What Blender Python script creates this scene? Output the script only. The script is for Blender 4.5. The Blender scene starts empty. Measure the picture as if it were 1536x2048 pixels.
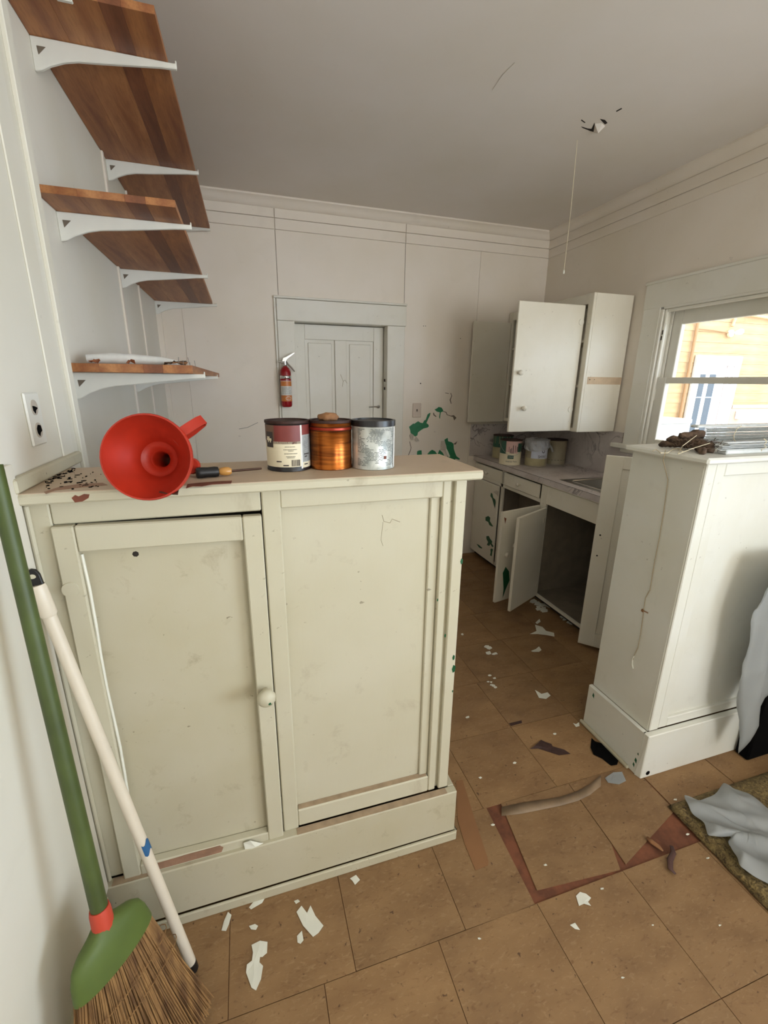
import bpy, bmesh, math, random
from mathutils import Vector, Matrix, noise
random.seed(7)
C = bpy.context.scene.collection
# ------------------------------------------------------------------ camera, world, lights, exposure
CR = Vector((0.95555471, -0.29459269, 0.01141695)); CU = Vector((0.07267525, 0.2729102, 0.95929053))
CF = Vector((0.28571578, 0.91582486, -0.28219022)); CP = Vector((0.4450746, 0.0, 1.49101962)); FPX = 886.319
cd = bpy.data.cameras.new('camera'); cam = bpy.data.objects.new('camera', cd); C.objects.link(cam)
cam.matrix_world = Matrix(((CR.x, CU.x, -CF.x, CP.x), (CR.y, CU.y, -CF.y, CP.y), (CR.z, CU.z, -CF.z, CP.z), (0, 0, 0, 1)))
cd.sensor_fit = 'VERTICAL'; cd.sensor_height = 36; cd.lens = FPX*36/2048; cd.clip_start = .02; cd.clip_end = 200
bpy.context.scene.camera = cam
w = bpy.data.worlds.new('sky'); bpy.context.scene.world = w; w.use_nodes = True
wb = w.node_tree.nodes['Background']; wb.inputs[0].default_value = (.72, .86, 1, 1); wb.inputs[1].default_value = 5.0
def area(name, loc, rot, sx, sy, power, col):
    l = bpy.data.lights.new(name, 'AREA'); l.shape = 'RECTANGLE'; l.size = sx; l.size_y = sy; l.energy = power; l.color = col
    o = bpy.data.objects.new(name, l); o.location = loc; o.rotation_euler = rot; C.objects.link(o); return o
area('daylight_side_window', (3.0, -.95, 1.45), (0, math.radians(124), 0), 1.3, 1.5, 48, (.70, .85, 1))
area('fill_rear_window', (2.2, -2.78, 1.5), (math.radians(126), 0, 0), 1.0, 1.3, 30, (1, .93, .82))  # fill lamp added at an unseen rear window to brighten the room
vs = bpy.context.scene.view_settings; vs.view_transform = 'Standard'; vs.look = 'None'; vs.gamma = 1; vs.use_curve_mapping = False
vs.exposure = 0.42
# ------------------------------------------------------------------ constants of the place (metres)
YF = 1.038; HC = 1.272; XW = 1.0; XR = 1.851; YB = 1.331; D = 3.381; W = 2.839; H = 2.619; XL = -.044
def at(u, v, ax, val):            # a point seen at pixel (u,v), on the plane ax = val of the room
    d = CR*((u-768)/FPX) - CU*((v-1024)/FPX) + CF
    i = 'xyz'.index(ax); return CP + d*((val-CP[i])/d[i])
def atd(u, v, t):
    return CP + (CR*((u-768)/FPX) - CU*((v-1024)/FPX) + CF)*t
# ------------------------------------------------------------------ materials
def srgb(r, g, b):
    f = lambda c: (c/255/12.92) if c/255 <= .04045 else ((c/255+.055)/1.055)**2.4
    return (f(r), f(g), f(b), 1)
class N:
    def __init__(s, name):
        s.m = bpy.data.materials.new(name); s.m.use_nodes = True; s.t = s.m.node_tree; s.b = s.t.nodes['Principled BSDF']
        s.tc = s.t.nodes.new('ShaderNodeTexCoord')
    def l(s, a, b): s.t.links.new(a, b)
    def mp(s, scale=(1, 1, 1), rot=(0, 0, 0), loc=(0, 0, 0)):
        n = s.t.nodes.new('ShaderNodeMapping'); n.inputs['Scale'].default_value = scale; n.inputs['Rotation'].default_value = rot
        n.inputs['Location'].default_value = loc; s.l(s.tc.outputs['Object'], n.inputs[0]); return n.outputs[0]
    def noise(s, sc, det=3, vec=None, dist=0, rough=.5):
        n = s.t.nodes.new('ShaderNodeTexNoise'); n.inputs['Scale'].default_value = sc; n.inputs['Detail'].default_value = det
        n.inputs['Distortion'].default_value = dist; n.inputs['Roughness'].default_value = rough
        s.l(vec or s.tc.outputs['Object'], n.inputs['Vector']); return n.outputs[0]
    def ramp(s, f, a, b, ca=(0, 0, 0, 1), cb=(1, 1, 1, 1), interp='LINEAR'):
        n = s.t.nodes.new('ShaderNodeValToRGB'); e = n.color_ramp.elements; n.color_ramp.interpolation = interp
        e[0].position = a; e[0].color = ca; e[1].position = b; e[1].color = cb; s.l(f, n.inputs[0]); return n.outputs[0]
    def mix(s, f, a, b, mode='MIX'):
        n = s.t.nodes.new('ShaderNodeMix'); n.data_type = 'RGBA'; n.blend_type = mode
        for i, x in ((0, f), (6, a), (7, b)):
            if hasattr(x, 'default_value') or hasattr(x, 'links'): s.l(x, n.inputs[i])
            else: n.inputs[i].default_value = x
        return n.outputs[2]
    def bump(s, f, st, dist=.002):
        n = s.t.nodes.new('ShaderNodeBump'); n.inputs['Strength'].default_value = st; n.inputs['Distance'].default_value = dist
        s.l(f, n.inputs['Height']); s.l(n.outputs[0], s.b.inputs['Normal'])
    def col(s, x):
        if hasattr(x, 'links'): s.l(x, s.b.inputs['Base Color'])
        else: s.b.inputs['Base Color'].default_value = x
    def set(s, rough=.5, metal=0, spec=.5):
        s.b.inputs['Roughness'].default_value = rough; s.b.inputs['Metallic'].default_value = metal
        s.b.inputs['Specular IOR Level'].default_value = spec; return s.m
def plain(name, c, rough=.5, metal=0, var=.06, sc=12, bump=0):
    n = N(name); v = n.noise(sc, 3); k = 1-var
    n.col(n.mix(n.ramp(v, .35, .65), c, (c[0]*k, c[1]*k, c[2]*k, 1)))
    if bump: n.bump(n.noise(sc*5, 3), bump)
    return n.set(rough, metal)
def paint(name, c, rough=.55, stain=(.30, .24, .15, 1), amt=.35, spots=.6, sc=1., bump=.25):
    n = N(name)
    cl = n.noise(3.2*sc, 4); base = n.mix(n.ramp(cl, .35, .7), c, (c[0]*.93, c[1]*.915, c[2]*.86, 1))
    st = n.noise(9*sc, 6, dist=.4, rough=.65); m1 = n.ramp(st, .58, .78, (0, 0, 0, 1), (amt, amt, amt, 1))
    base = n.mix(m1, base, stain)
    sp = n.noise(55*sc, 2); m2 = n.ramp(sp, .71, .76, (0, 0, 0, 1), (spots, spots, spots, 1))
    msk = n.ramp(n.noise(5*sc, 2), .5, .6)
    base = n.mix(n.mix(1.0, m2, msk, 'MULTIPLY'), base, (stain[0]*.6, stain[1]*.6, stain[2]*.6, 1))
    n.col(base); n.bump(n.noise(38, 4, n.mp((1, 1, .25))), bump, .002); return n.set(rough)
cream = srgb(222, 216, 194)
M = {}
M['cream'] = paint('cream_cabinet_paint', srgb(197, 190, 167), .5, amt=.55, spots=.8)
M['cream_dirty'] = paint('scuffed_cream_paint', srgb(190, 182, 158), .55, amt=.7, spots=.9, sc=1.6)
M['wall'] = paint('off_white_wall_paint', srgb(226, 221, 208), .6, amt=.06, spots=.2, sc=.6, bump=.15)
M['wall_k'] = paint('kitchen_wall_paint', srgb(234, 223, 210), .42, amt=.08, spots=.25, sc=.6, bump=.15)
M['white'] = paint('white_trim_paint', srgb(230, 226, 216), .42, amt=.10, spots=.35)
M['kcab'] = paint('kitchen_cabinet_paint', srgb(226, 219, 204), .45, amt=.15, spots=.4)
M['rcab'] = paint('white_cabinet_paint', srgb(226, 224, 214), .5, amt=.14, spots=.4)
M['ceil'] = paint('ceiling_paint', srgb(232, 224, 216), .8, amt=.03, spots=.05, sc=.4, bump=.08)
M['top'] = paint('worn_pinkish_top', srgb(196, 174, 150), .5, amt=.5, spots=.6, sc=2)
M['bracket'] = plain('bracket_white', srgb(226, 224, 214), .5)
M['green'] = plain('old_green_paint', srgb(38, 128, 84), .4, var=.2, sc=30)
M['green_dark'] = plain('old_dark_green_paint', srgb(16, 84, 50), .4, var=.2, sc=30)
M['rust'] = plain('red_brown_bare_wood', srgb(122, 66, 46), .7, var=.3, sc=40)
M['bare'] = plain('bare_pinkish_wood', srgb(160, 122, 98), .7, var=.25, sc=30, bump=.3)
M['ledge'] = plain('dusty_worn_ledge', srgb(172, 148, 120), .8, var=.25, sc=30)
M['dark'] = plain('dark_crack', srgb(44, 36, 30), .9)
M['black'] = plain('black_plastic', srgb(20, 19, 20), .45)
M['blackm'] = plain('black_soft', srgb(6, 5, 5), 1.0); M['blackm'].node_tree.nodes['Principled BSDF'].inputs['Specular IOR Level'].default_value = .1
M['void'] = plain('shaded_interior_board', srgb(126, 114, 98), .9, var=.2)  # interior shade put into the colour: boards darker than the cabinet paint
def wood(name, a, b, knot=True, stretch=(7, .8, 7)):
    n = N(name); v = n.mp(stretch)
    g = n.noise(3.2, 5, v, dist=.6); c = n.mix(n.ramp(g, .35, .66), a, b)
    g2 = n.noise(26, 3, v); c = n.mix(n.ramp(g2, .45, .75, (0, 0, 0, 1), (.35, .35, .35, 1)), c, (b[0]*.6, b[1]*.55, b[2]*.5, 1))
    if knot:
        vo = n.t.nodes.new('ShaderNodeTexVoronoi'); vo.inputs['Scale'].default_value = 1.0
        n.l(n.mp((4.4, 1.7, 4.4), loc=(.3, .1, .2)), vo.inputs['Vector'])
        c = n.mix(n.ramp(vo.outputs['Distance'], .05, .11, (.8, .8, .8, 1), (0, 0, 0, 1)), c, (b[0]*.25, b[1]*.2, b[2]*.18, 1))
    n.col(c); n.bump(g2, .15, .001); return n.set(.5)
M['pine'] = wood('stained_pine', srgb(176, 118, 70), srgb(132, 76, 44))
M['pine2'] = wood('stained_pine_lighter', srgb(184, 128, 80), srgb(146, 88, 52)); M['pine3'] = wood('stained_pine_darker', srgb(138, 84, 54), srgb(108, 62, 38))
M['pine_end'] = wood('pine_edge', srgb(170, 104, 66), srgb(126, 72, 44), False, (.8, 7, 7))
def tile():
    n = N('mottled_tan_vinyl_tile')
    oi = n.t.nodes.new('ShaderNodeObjectInfo'); rnd = n.t.nodes.new('ShaderNodeVectorMath'); rnd.operation = 'ADD'
    sc = n.t.nodes.new('ShaderNodeVectorMath'); sc.operation = 'SCALE'; n.l(oi.outputs['Random'], sc.inputs['Scale']); sc.inputs[0].default_value = (37, 53, 11)
    n.l(n.tc.outputs['Object'], rnd.inputs[0]); n.l(sc.outputs[0], rnd.inputs[1])
    mp = n.t.nodes.new('ShaderNodeMapping'); mp.inputs['Scale'].default_value = (1, 2.4, 1); mp.inputs['Rotation'].default_value = (0, 0, .25)
    n.l(rnd.outputs[0], mp.inputs[0]); V = mp.outputs[0]
    base = n.mix(n.ramp(n.noise(6, 4, V), .35, .65), srgb(156, 121, 82), srgb(140, 106, 70))
    base = n.mix(n.ramp(n.noise(58, 3, V, .8), .56, .74, (0, 0, 0, 1), (.4, .4, .4, 1)), base, srgb(184, 152, 112))
    base = n.mix(n.ramp(n.noise(40, 5, V, 1.0, .6), .57, .72, (0, 0, 0, 1), (.65, .65, .65, 1)), base, srgb(116, 80, 50))
    base = n.mix(n.ramp(n.noise(70, 2, rnd.outputs[0]), .70, .76, (0, 0, 0, 1), (.8, .8, .8, 1)), base, srgb(78, 52, 34))
    base = n.mix(n.ramp(n.noise(4.5, 5, rnd.outputs[0], .7), .52, .8, (0, 0, 0, 1), (.5, .5, .5, 1)), base, srgb(110, 80, 54))
    br = n.ramp(oi.outputs['Random'], 0, 1, (.80, .80, .80, 1), (.95, .94, .91, 1))
    n.col(n.mix(1.0, base, br, 'MULTIPLY')); n.bump(n.noise(30, 4, V), .2, .001)
    r = n.ramp(n.noise(8, 3), .3, .7, (.5, .5, .5, 1), (.75, .75, .75, 1)); n.l(r, n.b.inputs['Roughness']); return n.m
M['tile'] = tile()
M['under'] = plain('red_brown_underlay', srgb(122, 72, 46), .8, var=.4, sc=25)
def marble(name, a, b, vein):
    n = N(name); base = n.mix(n.ramp(n.noise(5, 4), .35, .7), a, b)
    no = n.t.nodes.new('ShaderNodeTexNoise'); no.inputs['Scale'].default_value = 5.5; no.inputs['Detail'].default_value = 6; no.inputs['Distortion'].default_value = 1.6
    n.l(n.tc.outputs['Object'], no.inputs['Vector'])
    r = n.t.nodes.new('ShaderNodeValToRGB'); e = r.color_ramp.elements; e[0].position = .475; e[0].color = (0, 0, 0, 1); e[1].position = .525; e[1].color = (0, 0, 0, 1)
    m = e.new(.5); m.color = (.85, .85, .85, 1); n.l(no.outputs[0], r.inputs[0])
    msk = n.ramp(n.noise(2.7, 2, n.mp(loc=(3, 1, 2))), .42, .6)
    n.col(n.mix(n.mix(1., r.outputs[0], msk, 'MULTIPLY'), base, vein)); return n.set(.35)
M['marble'] = marble('marble_laminate', srgb(206, 196, 190), srgb(180, 168, 164), srgb(84, 72, 70))
M['steel'] = plain('steel', srgb(190, 188, 184), .3, 1)
M['nailgrey'] = plain('nail_grey', srgb(120, 112, 104), .5, .4)
M['chrome'] = plain('chrome', srgb(220, 220, 220), .15, 1)
M['red'] = plain('red_orange_plastic', srgb(178, 42, 20), .45, var=.22, sc=14)
M['exting'] = plain('extinguisher_red', srgb(150, 14, 26), .25)
M['orange'] = plain('orange_label', srgb(206, 124, 62), .4)
M['paper'] = plain('label_white', srgb(222, 220, 214), .5, var=.1, sc=40)
M['greylabel'] = plain('label_grey', srgb(168, 170, 166), .5, var=.25, sc=90)
M['cream_label'] = plain('label_cream', srgb(226, 214, 184), .5, var=.05)
M['maroon'] = plain('label_maroon', srgb(124, 52, 46), .5, var=.15, sc=30)
M['ink'] = plain('ink', srgb(62, 54, 50), .6)
M['copper'] = (lambda n: (n.col(n.mix(n.ramp(n.noise(9, 4, n.mp((1, 1, 14))), .4, .7), srgb(170, 96, 36), srgb(92, 44, 16))), n.bump(n.noise(20, 3, n.mp((1, 1, 12))), .2, .001), n.set(.28, .85))[-1])(N('copper_can'))
M['tincan'] = (lambda n: (n.col(n.mix(n.ramp(n.noise(14, 5, dist=1), .42, .66), srgb(212, 214, 208), srgb(146, 150, 144))), n.bump(n.noise(30, 4), .3, .001), n.set(.35, .35))[-1])(N('scuffed_tin_label'))
M['rustrim'] = plain('dark_rusty_rim', srgb(62, 36, 28), .6, .3, var=.4, sc=40)
M['rock'] = plain('dried_clump', srgb(150, 104, 66), .8, var=.3, sc=50, bump=.5)
M['broomgreen'] = plain('green_broom_plastic', srgb(84, 102, 42), .55, var=.15)
M['handlegreen'] = plain('green_handle', srgb(76, 90, 40), .5, var=.35, sc=9)
M['broomred'] = plain('red_collar', srgb(190, 66, 44), .5)
M['straw'] = (lambda n: (n.col(n.mix(n.ramp(n.noise(60, 3, n.mp((1, 1, .08))), .35, .7), srgb(150, 112, 66), srgb(92, 62, 34))), n.set(.8))[-1])(N('broom_straw'))
M['pole'] = plain('white_pole', srgb(222, 210, 190), .4)
M['bluetape'] = plain('blue_tape', srgb(38, 92, 138), .6)
M['amber'] = plain('amber_plastic', srgb(196, 142, 74), .25)
M['chip'] = plain('paint_flake', srgb(230, 228, 214), .6, var=.1)
M['brownscrap'] = plain('brown_scrap', srgb(66, 42, 36), .7, var=.3, sc=40)
M['tape'] = plain('grey_dirty_tape', srgb(142, 118, 92), .6, var=.25, sc=14)
M['rag'] = (lambda n: (n.col(n.mix(n.ramp(n.noise(40, 5, dist=.5), .38, .68), srgb(112, 90, 72), srgb(48, 36, 28))), n.bump(n.noise(90, 4), .8, .004), n.set(.95))[-1])(N('brown_rag'))
M['string'] = plain('string', srgb(226, 212, 180), .8)
M['cord'] = plain('old_cord', srgb(176, 160, 132), .8)
M['blind'] = plain('blind_white', srgb(222, 224, 222), .4, var=.15, sc=40)
M['rug'] = (lambda n: (n.col(n.mix(n.ramp(n.noise(70, 6, dist=1.2, rough=.65), .36, .70), srgb(64, 50, 30), srgb(150, 128, 80))), n.bump(n.noise(45, 4, dist=1), 1, .01), n.set(.95))[-1])(N('olive_rug'))
def film(name, c, tr):
    n = N(name); n.col(c); n.set(.35); t = n.t.nodes.new('ShaderNodeBsdfTranslucent'); t.inputs[0].default_value = c
    x = n.t.nodes.new('ShaderNodeMixShader'); x.inputs[0].default_value = .45
    p = n.t.nodes.new('ShaderNodeBsdfTransparent'); y = n.t.nodes.new('ShaderNodeMixShader'); y.inputs[0].default_value = tr
    out = n.t.nodes['Material Output']; n.l(n.b.outputs[0], x.inputs[1]); n.l(t.outputs[0], x.inputs[2]); n.l(x.outputs[0], y.inputs[1]); n.l(p.outputs[0], y.inputs[2]); n.l(y.outputs[0], out.inputs[0])
    return n.m
M['film'] = film('milky_plastic_film', (.53, .545, .54, 1), .10)
M['wrap'] = film('clear_wrap', (.75, .75, .76, 1), .45)
def glass():
    n = N('window_glass'); g = n.t.nodes.new('ShaderNodeBsdfGlossy'); g.inputs['Roughness'].default_value = .02
    p = n.t.nodes.new('ShaderNodeBsdfTransparent'); x = n.t.nodes.new('ShaderNodeMixShader'); x.inputs[0].default_value = .06
    n.l(p.outputs[0], x.inputs[1]); n.l(g.outputs[0], x.inputs[2]); n.l(x.outputs[0], n.t.nodes['Material Output'].inputs[0]); return n.m
M['glass'] = glass()
M['plank'] = (lambda n: (n.col(n.mix(n.ramp(n.noise(5, 5, n.mp((.5, 1, 3))), .35, .7), srgb(190, 156, 112), srgb(172, 134, 90))), n.bump(n.noise(12, 3, n.mp((.4, 1, 3))), .2), n.set(.7))[-1])(N('tan_plank_siding'))
M['wains'] = plain('pink_panel', srgb(190, 160, 136), .7)
M['ext_white'] = plain('exterior_white_paint', srgb(214, 213, 208), .5)
M['ext_glass'] = plain('dark_pane', srgb(52, 60, 68), .15)
M['ground'] = plain('pale_concrete', srgb(190, 176, 156), .9, sc=3, var=.2)
M['porchceil'] = plain('porch_boards', srgb(214, 186, 150), .8)
M['canblack'] = plain('can_black_band', srgb(26, 24, 26), .35)
M['cangreen'] = plain('can_green', srgb(44, 86, 68), .4)
M['canpink'] = plain('can_pink', srgb(216, 176, 166), .4)
M['cangrey'] = plain('can_grey', srgb(158, 146, 122), .4, var=.15)
M['canblue'] = plain('can_blue', srgb(96, 134, 190), .4)
M['cantan'] = plain('can_tan', srgb(176, 164, 126), .4, var=.2)
M['peel'] = plain('peeled_paint_back', srgb(190, 180, 166), .7)
# ------------------------------------------------------------------ mesh helpers
WO = {}
def empty(name, loc, label, cat, group=None):
    o = bpy.data.objects.new(name, None); o.location = loc; o.empty_display_size = .05; C.objects.link(o); WO[o] = Vector(loc)
    tag(o, label, cat, group); return o
def tag(o, label, cat, group=None):
    o['label'] = label; o['category'] = cat
    if group: o['group'] = group
    return o
class B:
    def __init__(s): s.v = []; s.f = []
    def add(s, vs, fs):
        k = len(s.v); s.v += [Vector(p) for p in vs]; s.f += [tuple(i+k for i in f) for f in fs]; return s
    def box(s, x0, x1, y0, y1, z0, z1, mat=None):
        p = [Vector((x, y, z)) for z in (z0, z1) for y in (y0, y1) for x in (x0, x1)]
        if mat: p = [mat @ q for q in p]
        return s.add(p, [(0, 2, 3, 1), (4, 5, 7, 6), (0, 1, 5, 4), (2, 6, 7, 3), (0, 4, 6, 2), (1, 3, 7, 5)])
    def prism(s, poly, vec):
        n = len(poly); vec = Vector(vec); a = [Vector(p) for p in poly]
        return s.add(a+[p+vec for p in a], [tuple(range(n))[::-1], tuple(range(n, 2*n))]+[(i, (i+1) % n, n+(i+1) % n, n+i) for i in range(n)])
    def tube(s, path, r, n=8, cap=True, flat=None):
        path = [Vector(p) for p in path]; m = len(path); rr = r if isinstance(r, (list, tuple)) else [r]*m; vs = []; ref = None
        for i, p in enumerate(path):
            t = (path[min(i+1, m-1)]-path[max(i-1, 0)]).normalized()
            if ref is None:
                ref = t.cross(Vector((0, 0, 1)) if abs(t.z) < .9 else Vector((1, 0, 0))).normalized()
            a = (ref-t*ref.dot(t)).normalized(); b = t.cross(a); ref = a
            for k in range(n):
                q = 2*math.pi*k/n; fb = flat if flat else 1
                vs.append(p+a*math.cos(q)*rr[i]+b*math.sin(q)*rr[i]*fb)
        fs = [(i*n+k, i*n+(k+1) % n, (i+1)*n+(k+1) % n, (i+1)*n+k) for i in range(m-1) for k in range(n)]
        if cap: fs += [tuple(range(n))[::-1], tuple(range((m-1)*n, m*n))]
        return s.add(vs, fs)
    def lathe(s, prof, org, axis=(0, 0, 1), n=32):
        ax = Vector(axis).normalized(); org = Vector(org); a = ax.cross(Vector((0, 1, 0)) if abs(ax.y) < .9 else Vector((0, 0, 1))).normalized(); b = ax.cross(a)
        vs = []; m = len(prof)
        for r, h in prof:
            for k in range(n):
                q = 2*math.pi*k/n; vs.append(org+ax*h+(a*math.cos(q)+b*math.sin(q))*max(r, 1e-5))
        fs = [(i*n+k, i*n+(k+1) % n, (i+1)*n+(k+1) % n, (i+1)*n+k) for i in range(m-1) for k in range(n)]
        return s.add(vs, fs)
    def cylpatch(s, c, r, a0, a1, z0, z1, n=10, tilt=0):   # curved label patch on an upright can; angles in degrees from -Y, positive to +X
        vs = []
        for i in range(n+1):
            a = math.radians(a0+(a1-a0)*i/n); x = c[0]+r*math.sin(a); y = c[1]-r*math.cos(a); dz = tilt*i/n
            vs += [(x, y, c[2]+z0+dz), (x, y, c[2]+z1)]
        return s.add(vs, [(2*i, 2*i+2, 2*i+3, 2*i+1) for i in range(n)])
    def build(s, name, mat, parent=None, bevel=0, smooth=False, kind=None, label=None, solid=0, sub=0):
        xs = [p.x for p in s.v]; ys = [p.y for p in s.v]; zs = [p.z for p in s.v]
        c = Vector(((min(xs)+max(xs))/2, (min(ys)+max(ys))/2, min(zs)))
        me = bpy.data.meshes.new(name); me.from_pydata([p-c for p in s.v], [], s.f); me.validate(); me.update()
        o = bpy.data.objects.new(name, me); C.objects.link(o); me.materials.append(M[mat] if isinstance(mat, str) else mat)
        bm = bmesh.new(); bm.from_mesh(me); bmesh.ops.remove_doubles(bm, verts=bm.verts, dist=1e-6); bmesh.ops.recalc_face_normals(bm, faces=bm.faces)
        if bevel: bmesh.ops.bevel(bm, geom=list(bm.edges), offset=bevel, segments=1, affect='EDGES', clamp_overlap=True)
        bm.to_mesh(me); bm.free()
        if smooth:
            for p in me.polygons: p.use_smooth = True
            if smooth != 'all':
                try: me.set_sharp_from_angle(angle=math.radians(40))
                except Exception: pass
        if solid: md = o.modifiers.new('thick', 'SOLIDIFY'); md.thickness = solid; md.offset = 0
        if sub: md = o.modifiers.new('sub', 'SUBSURF'); md.levels = sub; md.render_levels = sub
        if parent is not None: o.parent = parent; o.location = c-WO[parent]
        else: o.location = c
        WO[o] = c
        if kind: o['kind'] = kind
        if label: o['label'] = label
        return o
def box(name, mat, x0, x1, y0, y1, z0, z1, parent=None, bevel=0, kind=None, label=None):
    return B().box(x0, x1, y0, y1, z0, z1).build(name, mat, parent, bevel, kind=kind, label=label)
def S(name, mat, *a, parent=None, bevel=0): return box(name, mat, *a, parent=parent, bevel=bevel, kind='structure' if parent is None else None)
def chip(parent, mat, pts, ax, val, vec, name='paint_chip', label=None):     # a patch where paint is missing, outline in pixels
    return B().prism([at(u, v, ax, val) for u, v in pts], vec).build(name, mat, parent, label=label)
# ------------------------------------------------------------------ floor with separate tiles
fl = S('floor', 'under', -.2, W+.1, -2.7, D+.1, -.06, -.0035)
T = .3195
def rowx(k):            # seams of the row that starts at y = .76 + k*T
    if k == 0: return .94
    return 1.175+(.02 if k % 2 else 0)*(1 if k > 1 else 0)
tm = None
def tilequad(q):
    e = .0009; cx = sum(p[0] for p in q)/len(q); cy = sum(p[1] for p in q)/len(q)
    pts = []
    for x, y in q:
        pts.append((x+(e if x < cx else -e), y+(e if y < cy else -e), -.0035))
    return B().prism(pts, (0, 0, .0035)).build('tile', 'tile', fl)
for k in range(-11, 9):
    y0 = .76+k*T; y1 = min(y0+T, D); y0 = max(y0, -2.7)
    if y1-y0 < .02: continue
    x = rowx(k); 
    while x > 0: x -= T
    while x < W:
        a, b = max(x, XL if y0 > 1.4 else 0), min(x+T, W); x += T
        if b-a < .01: continue
        if k == 0 and b > 1.0: continue
        o = tilequad([(a, y0), (b, y0), (b, y1), (a, y1)])
tilequad([(.94, .76), (1.169, .757), (1.188, 1.08), (.94, 1.08)])
tilequad([(1.197, .790), (1.492, .7645), (1.527, .838), (1.5465, 1.0795), (1.247, 1.0795)])
tilequad([(1.5285, .838), (1.520, .772), (1.845, .872), (1.852, 1.08), (1.547, 1.08)])
tilequad([(1.848, .78), (2.172, .78), (2.172, 1.08), (1.855, 1.08)])
tilequad([(2.174, .78), (2.49, .78), (2.49, 1.08), (2.174, 1.08)])
tilequad([(2.492, .78), (W, .78), (W, 1.08), (2.492, 1.08)])
B().prism([at(u, v, 'z', .0003) for u, v in ((912, 1562), (925, 1560), (950, 1640), (977, 1722), (976, 1731), (951, 1741), (930, 1690), (915, 1640))], (0, 0, .0012)).build('filler_strip', plain('strip_brown', srgb(140, 98, 62), .6), fl)
B().prism([at(u, v, 'z', .0003) for u, v in ((1018, 1447), (1043, 1441), (1044, 1446), (1022, 1452))], (0, 0, .0012)).build('filler_strip', 'brownscrap', fl)
# ------------------------------------------------------------------ walls, ceiling
wl = B().box(-.2, 0, -2.7, 1.452, -.06, H).box(-.2, XL, 1.452, D+.1, -.06, H).build('wall_left', 'wall', kind='structure')
for y0, y1, t in ((1.30, 1.375, .004), (1.415, 1.452, .010)): box('batten', 'wall', -.001, t, y0, y1, 0.0, H-.06, wl, .002)
for y, ww in ((2.44, .022), (2.86, .016)): box('batten', 'wall_k', XL-.001, XL+.008, y-ww/2, y+ww/2, 0, H-.1, wl, .002)
B().box(XL-.02, XL+.03, D-.03, D, 0, H-.1).build('batten', 'wall_k', wl, .004)
box('batten', 'wall', -.001, .012, .975, 1.018, .20, 1.33, wl, .002)
cl = S('ceiling', 'ceil', -.2, W+.1, -2.7, D+.1, H, H+.06)
B().prism([at(u, v, 'z', H-.0005) for u, v in ((1162, 253), (1175, 257), (1183, 258), (1189, 245), (1190, 250), (1187, 264), (1180, 262), (1165, 256))], (0, 0, .0007)).build('torn_hole', 'dark', cl)
B().prism([at(u, v, 'z', H-.0005) for u, v in ((1200, 238), (1210, 240), (1215, 246), (1210, 249), (1204, 243))], (0, 0, .0007)).build('torn_hole', 'dark', cl)
B().prism([at(u, v, 'z', H-.0005) for u, v in ((1163, 239), (1171, 245), (1169, 246), (1162, 241))], (0, 0, .0007)).build('torn_hole', 'dark', cl)
B().prism([at(u, v, 'z', H-.0005) for u, v in ((1232, 222), (1243, 216), (1244, 218), (1233, 224))], (0, 0, .0007)).build('torn_hole', 'dark', cl)
q = [at(u, v, 'z', H) for u, v in ((1187, 264), (1190, 248), (1203, 246), (1210, 252), (1200, 262))]
vv = [p for p in q]; ctr = sum(q, Vector())/5
bb = B(); pts = q+[ctr+Vector((0, 0, -.022)), q[0]+Vector((0, -.004, -.03))]
bb.add(pts, [(0, 1, 5), (1, 2, 5), (2, 3, 5), (3, 4, 5), (4, 0, 5)]).build('torn_flap', 'ceil', cl, solid=.002)
B().tube([at(u, v, 'z', H-.001) for u, v in ((985, 180), (1005, 150), (1030, 125))], .0012, 5).build('ceiling_crack', 'ceil', cl)
# back wall with door opening, panels
DX0, DX1, DZ = .826, 1.505, 1.887
wbk = B().box(-.2, DX0-.0185, D, D+.12, -.06, H).box(DX1+.0185, W+.1, D, D+.12, -.06, H).box(DX0-.0185, DX1+.0185, D, D+.12, DZ+.0185, H).box(DX0-.1, DX1+.1, D+.135, D+.16, -.06, DZ+.1).box(DX0-.1, DX1+.1, D+.1205, D+.135, DZ+.02, DZ+.1).build('wall_back', 'wall_k', kind='structure')  # last two boxes: unseen backing added behind the door to stop light leaks
PT = .004; zc = 2.44
for x0, x1, z0, z1 in ((XL, .107, 0, zc), (.1085, .7245, 0, zc), (.7275, 1.6345, 2.03, zc), (1.6375, 2.24, 0, zc), (2.2415, W, 0, zc)):
    if z0 == 0 and x0 > .1 and x0 < 1: pass
    box('panel', 'wall_k', x0, x1, D-PT, D+.001, z0, z1, wbk, .001)
for x in (.726, 1.636): box('panel_seam', plain('seam_gap_shade', srgb(128, 116, 102), .9), x-.0016, x+.0016, D-.0035, D-.0005, 0 if x > 2 else 2.05, zc, wbk)  # dark strip paints the seam's shade into the shallow gap
for x0, x1 in ((XL, .7245), (.7275, 1.6345), (1.6375, W)): box('frieze_board', 'wall_k', x0, x1, D-.009, D+.001, 2.441, 2.505, wbk, .002); box('frieze_board', 'wall_k', x0, x1, D-.013, D+.001, 2.5065, 2.56, wbk, .002)
def crown(pts, name, vec): return B().prism(pts, vec).build(name, 'wall_k', kind='structure', smooth=True)
prof = [(0, 0), (-.055, 0), (-.055, -.010), (-.040, -.018), (-.028, -.034), (-.018, -.052), (0, -.060)]
crown([(XL, D+a, H+b) for a, b in prof], 'trim_1', (W-XL, 0, 0))
crown([(W+a, -2.7, H+b) for a, b in prof], 'trim_2', (0, D+2.7, 0))
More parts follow.
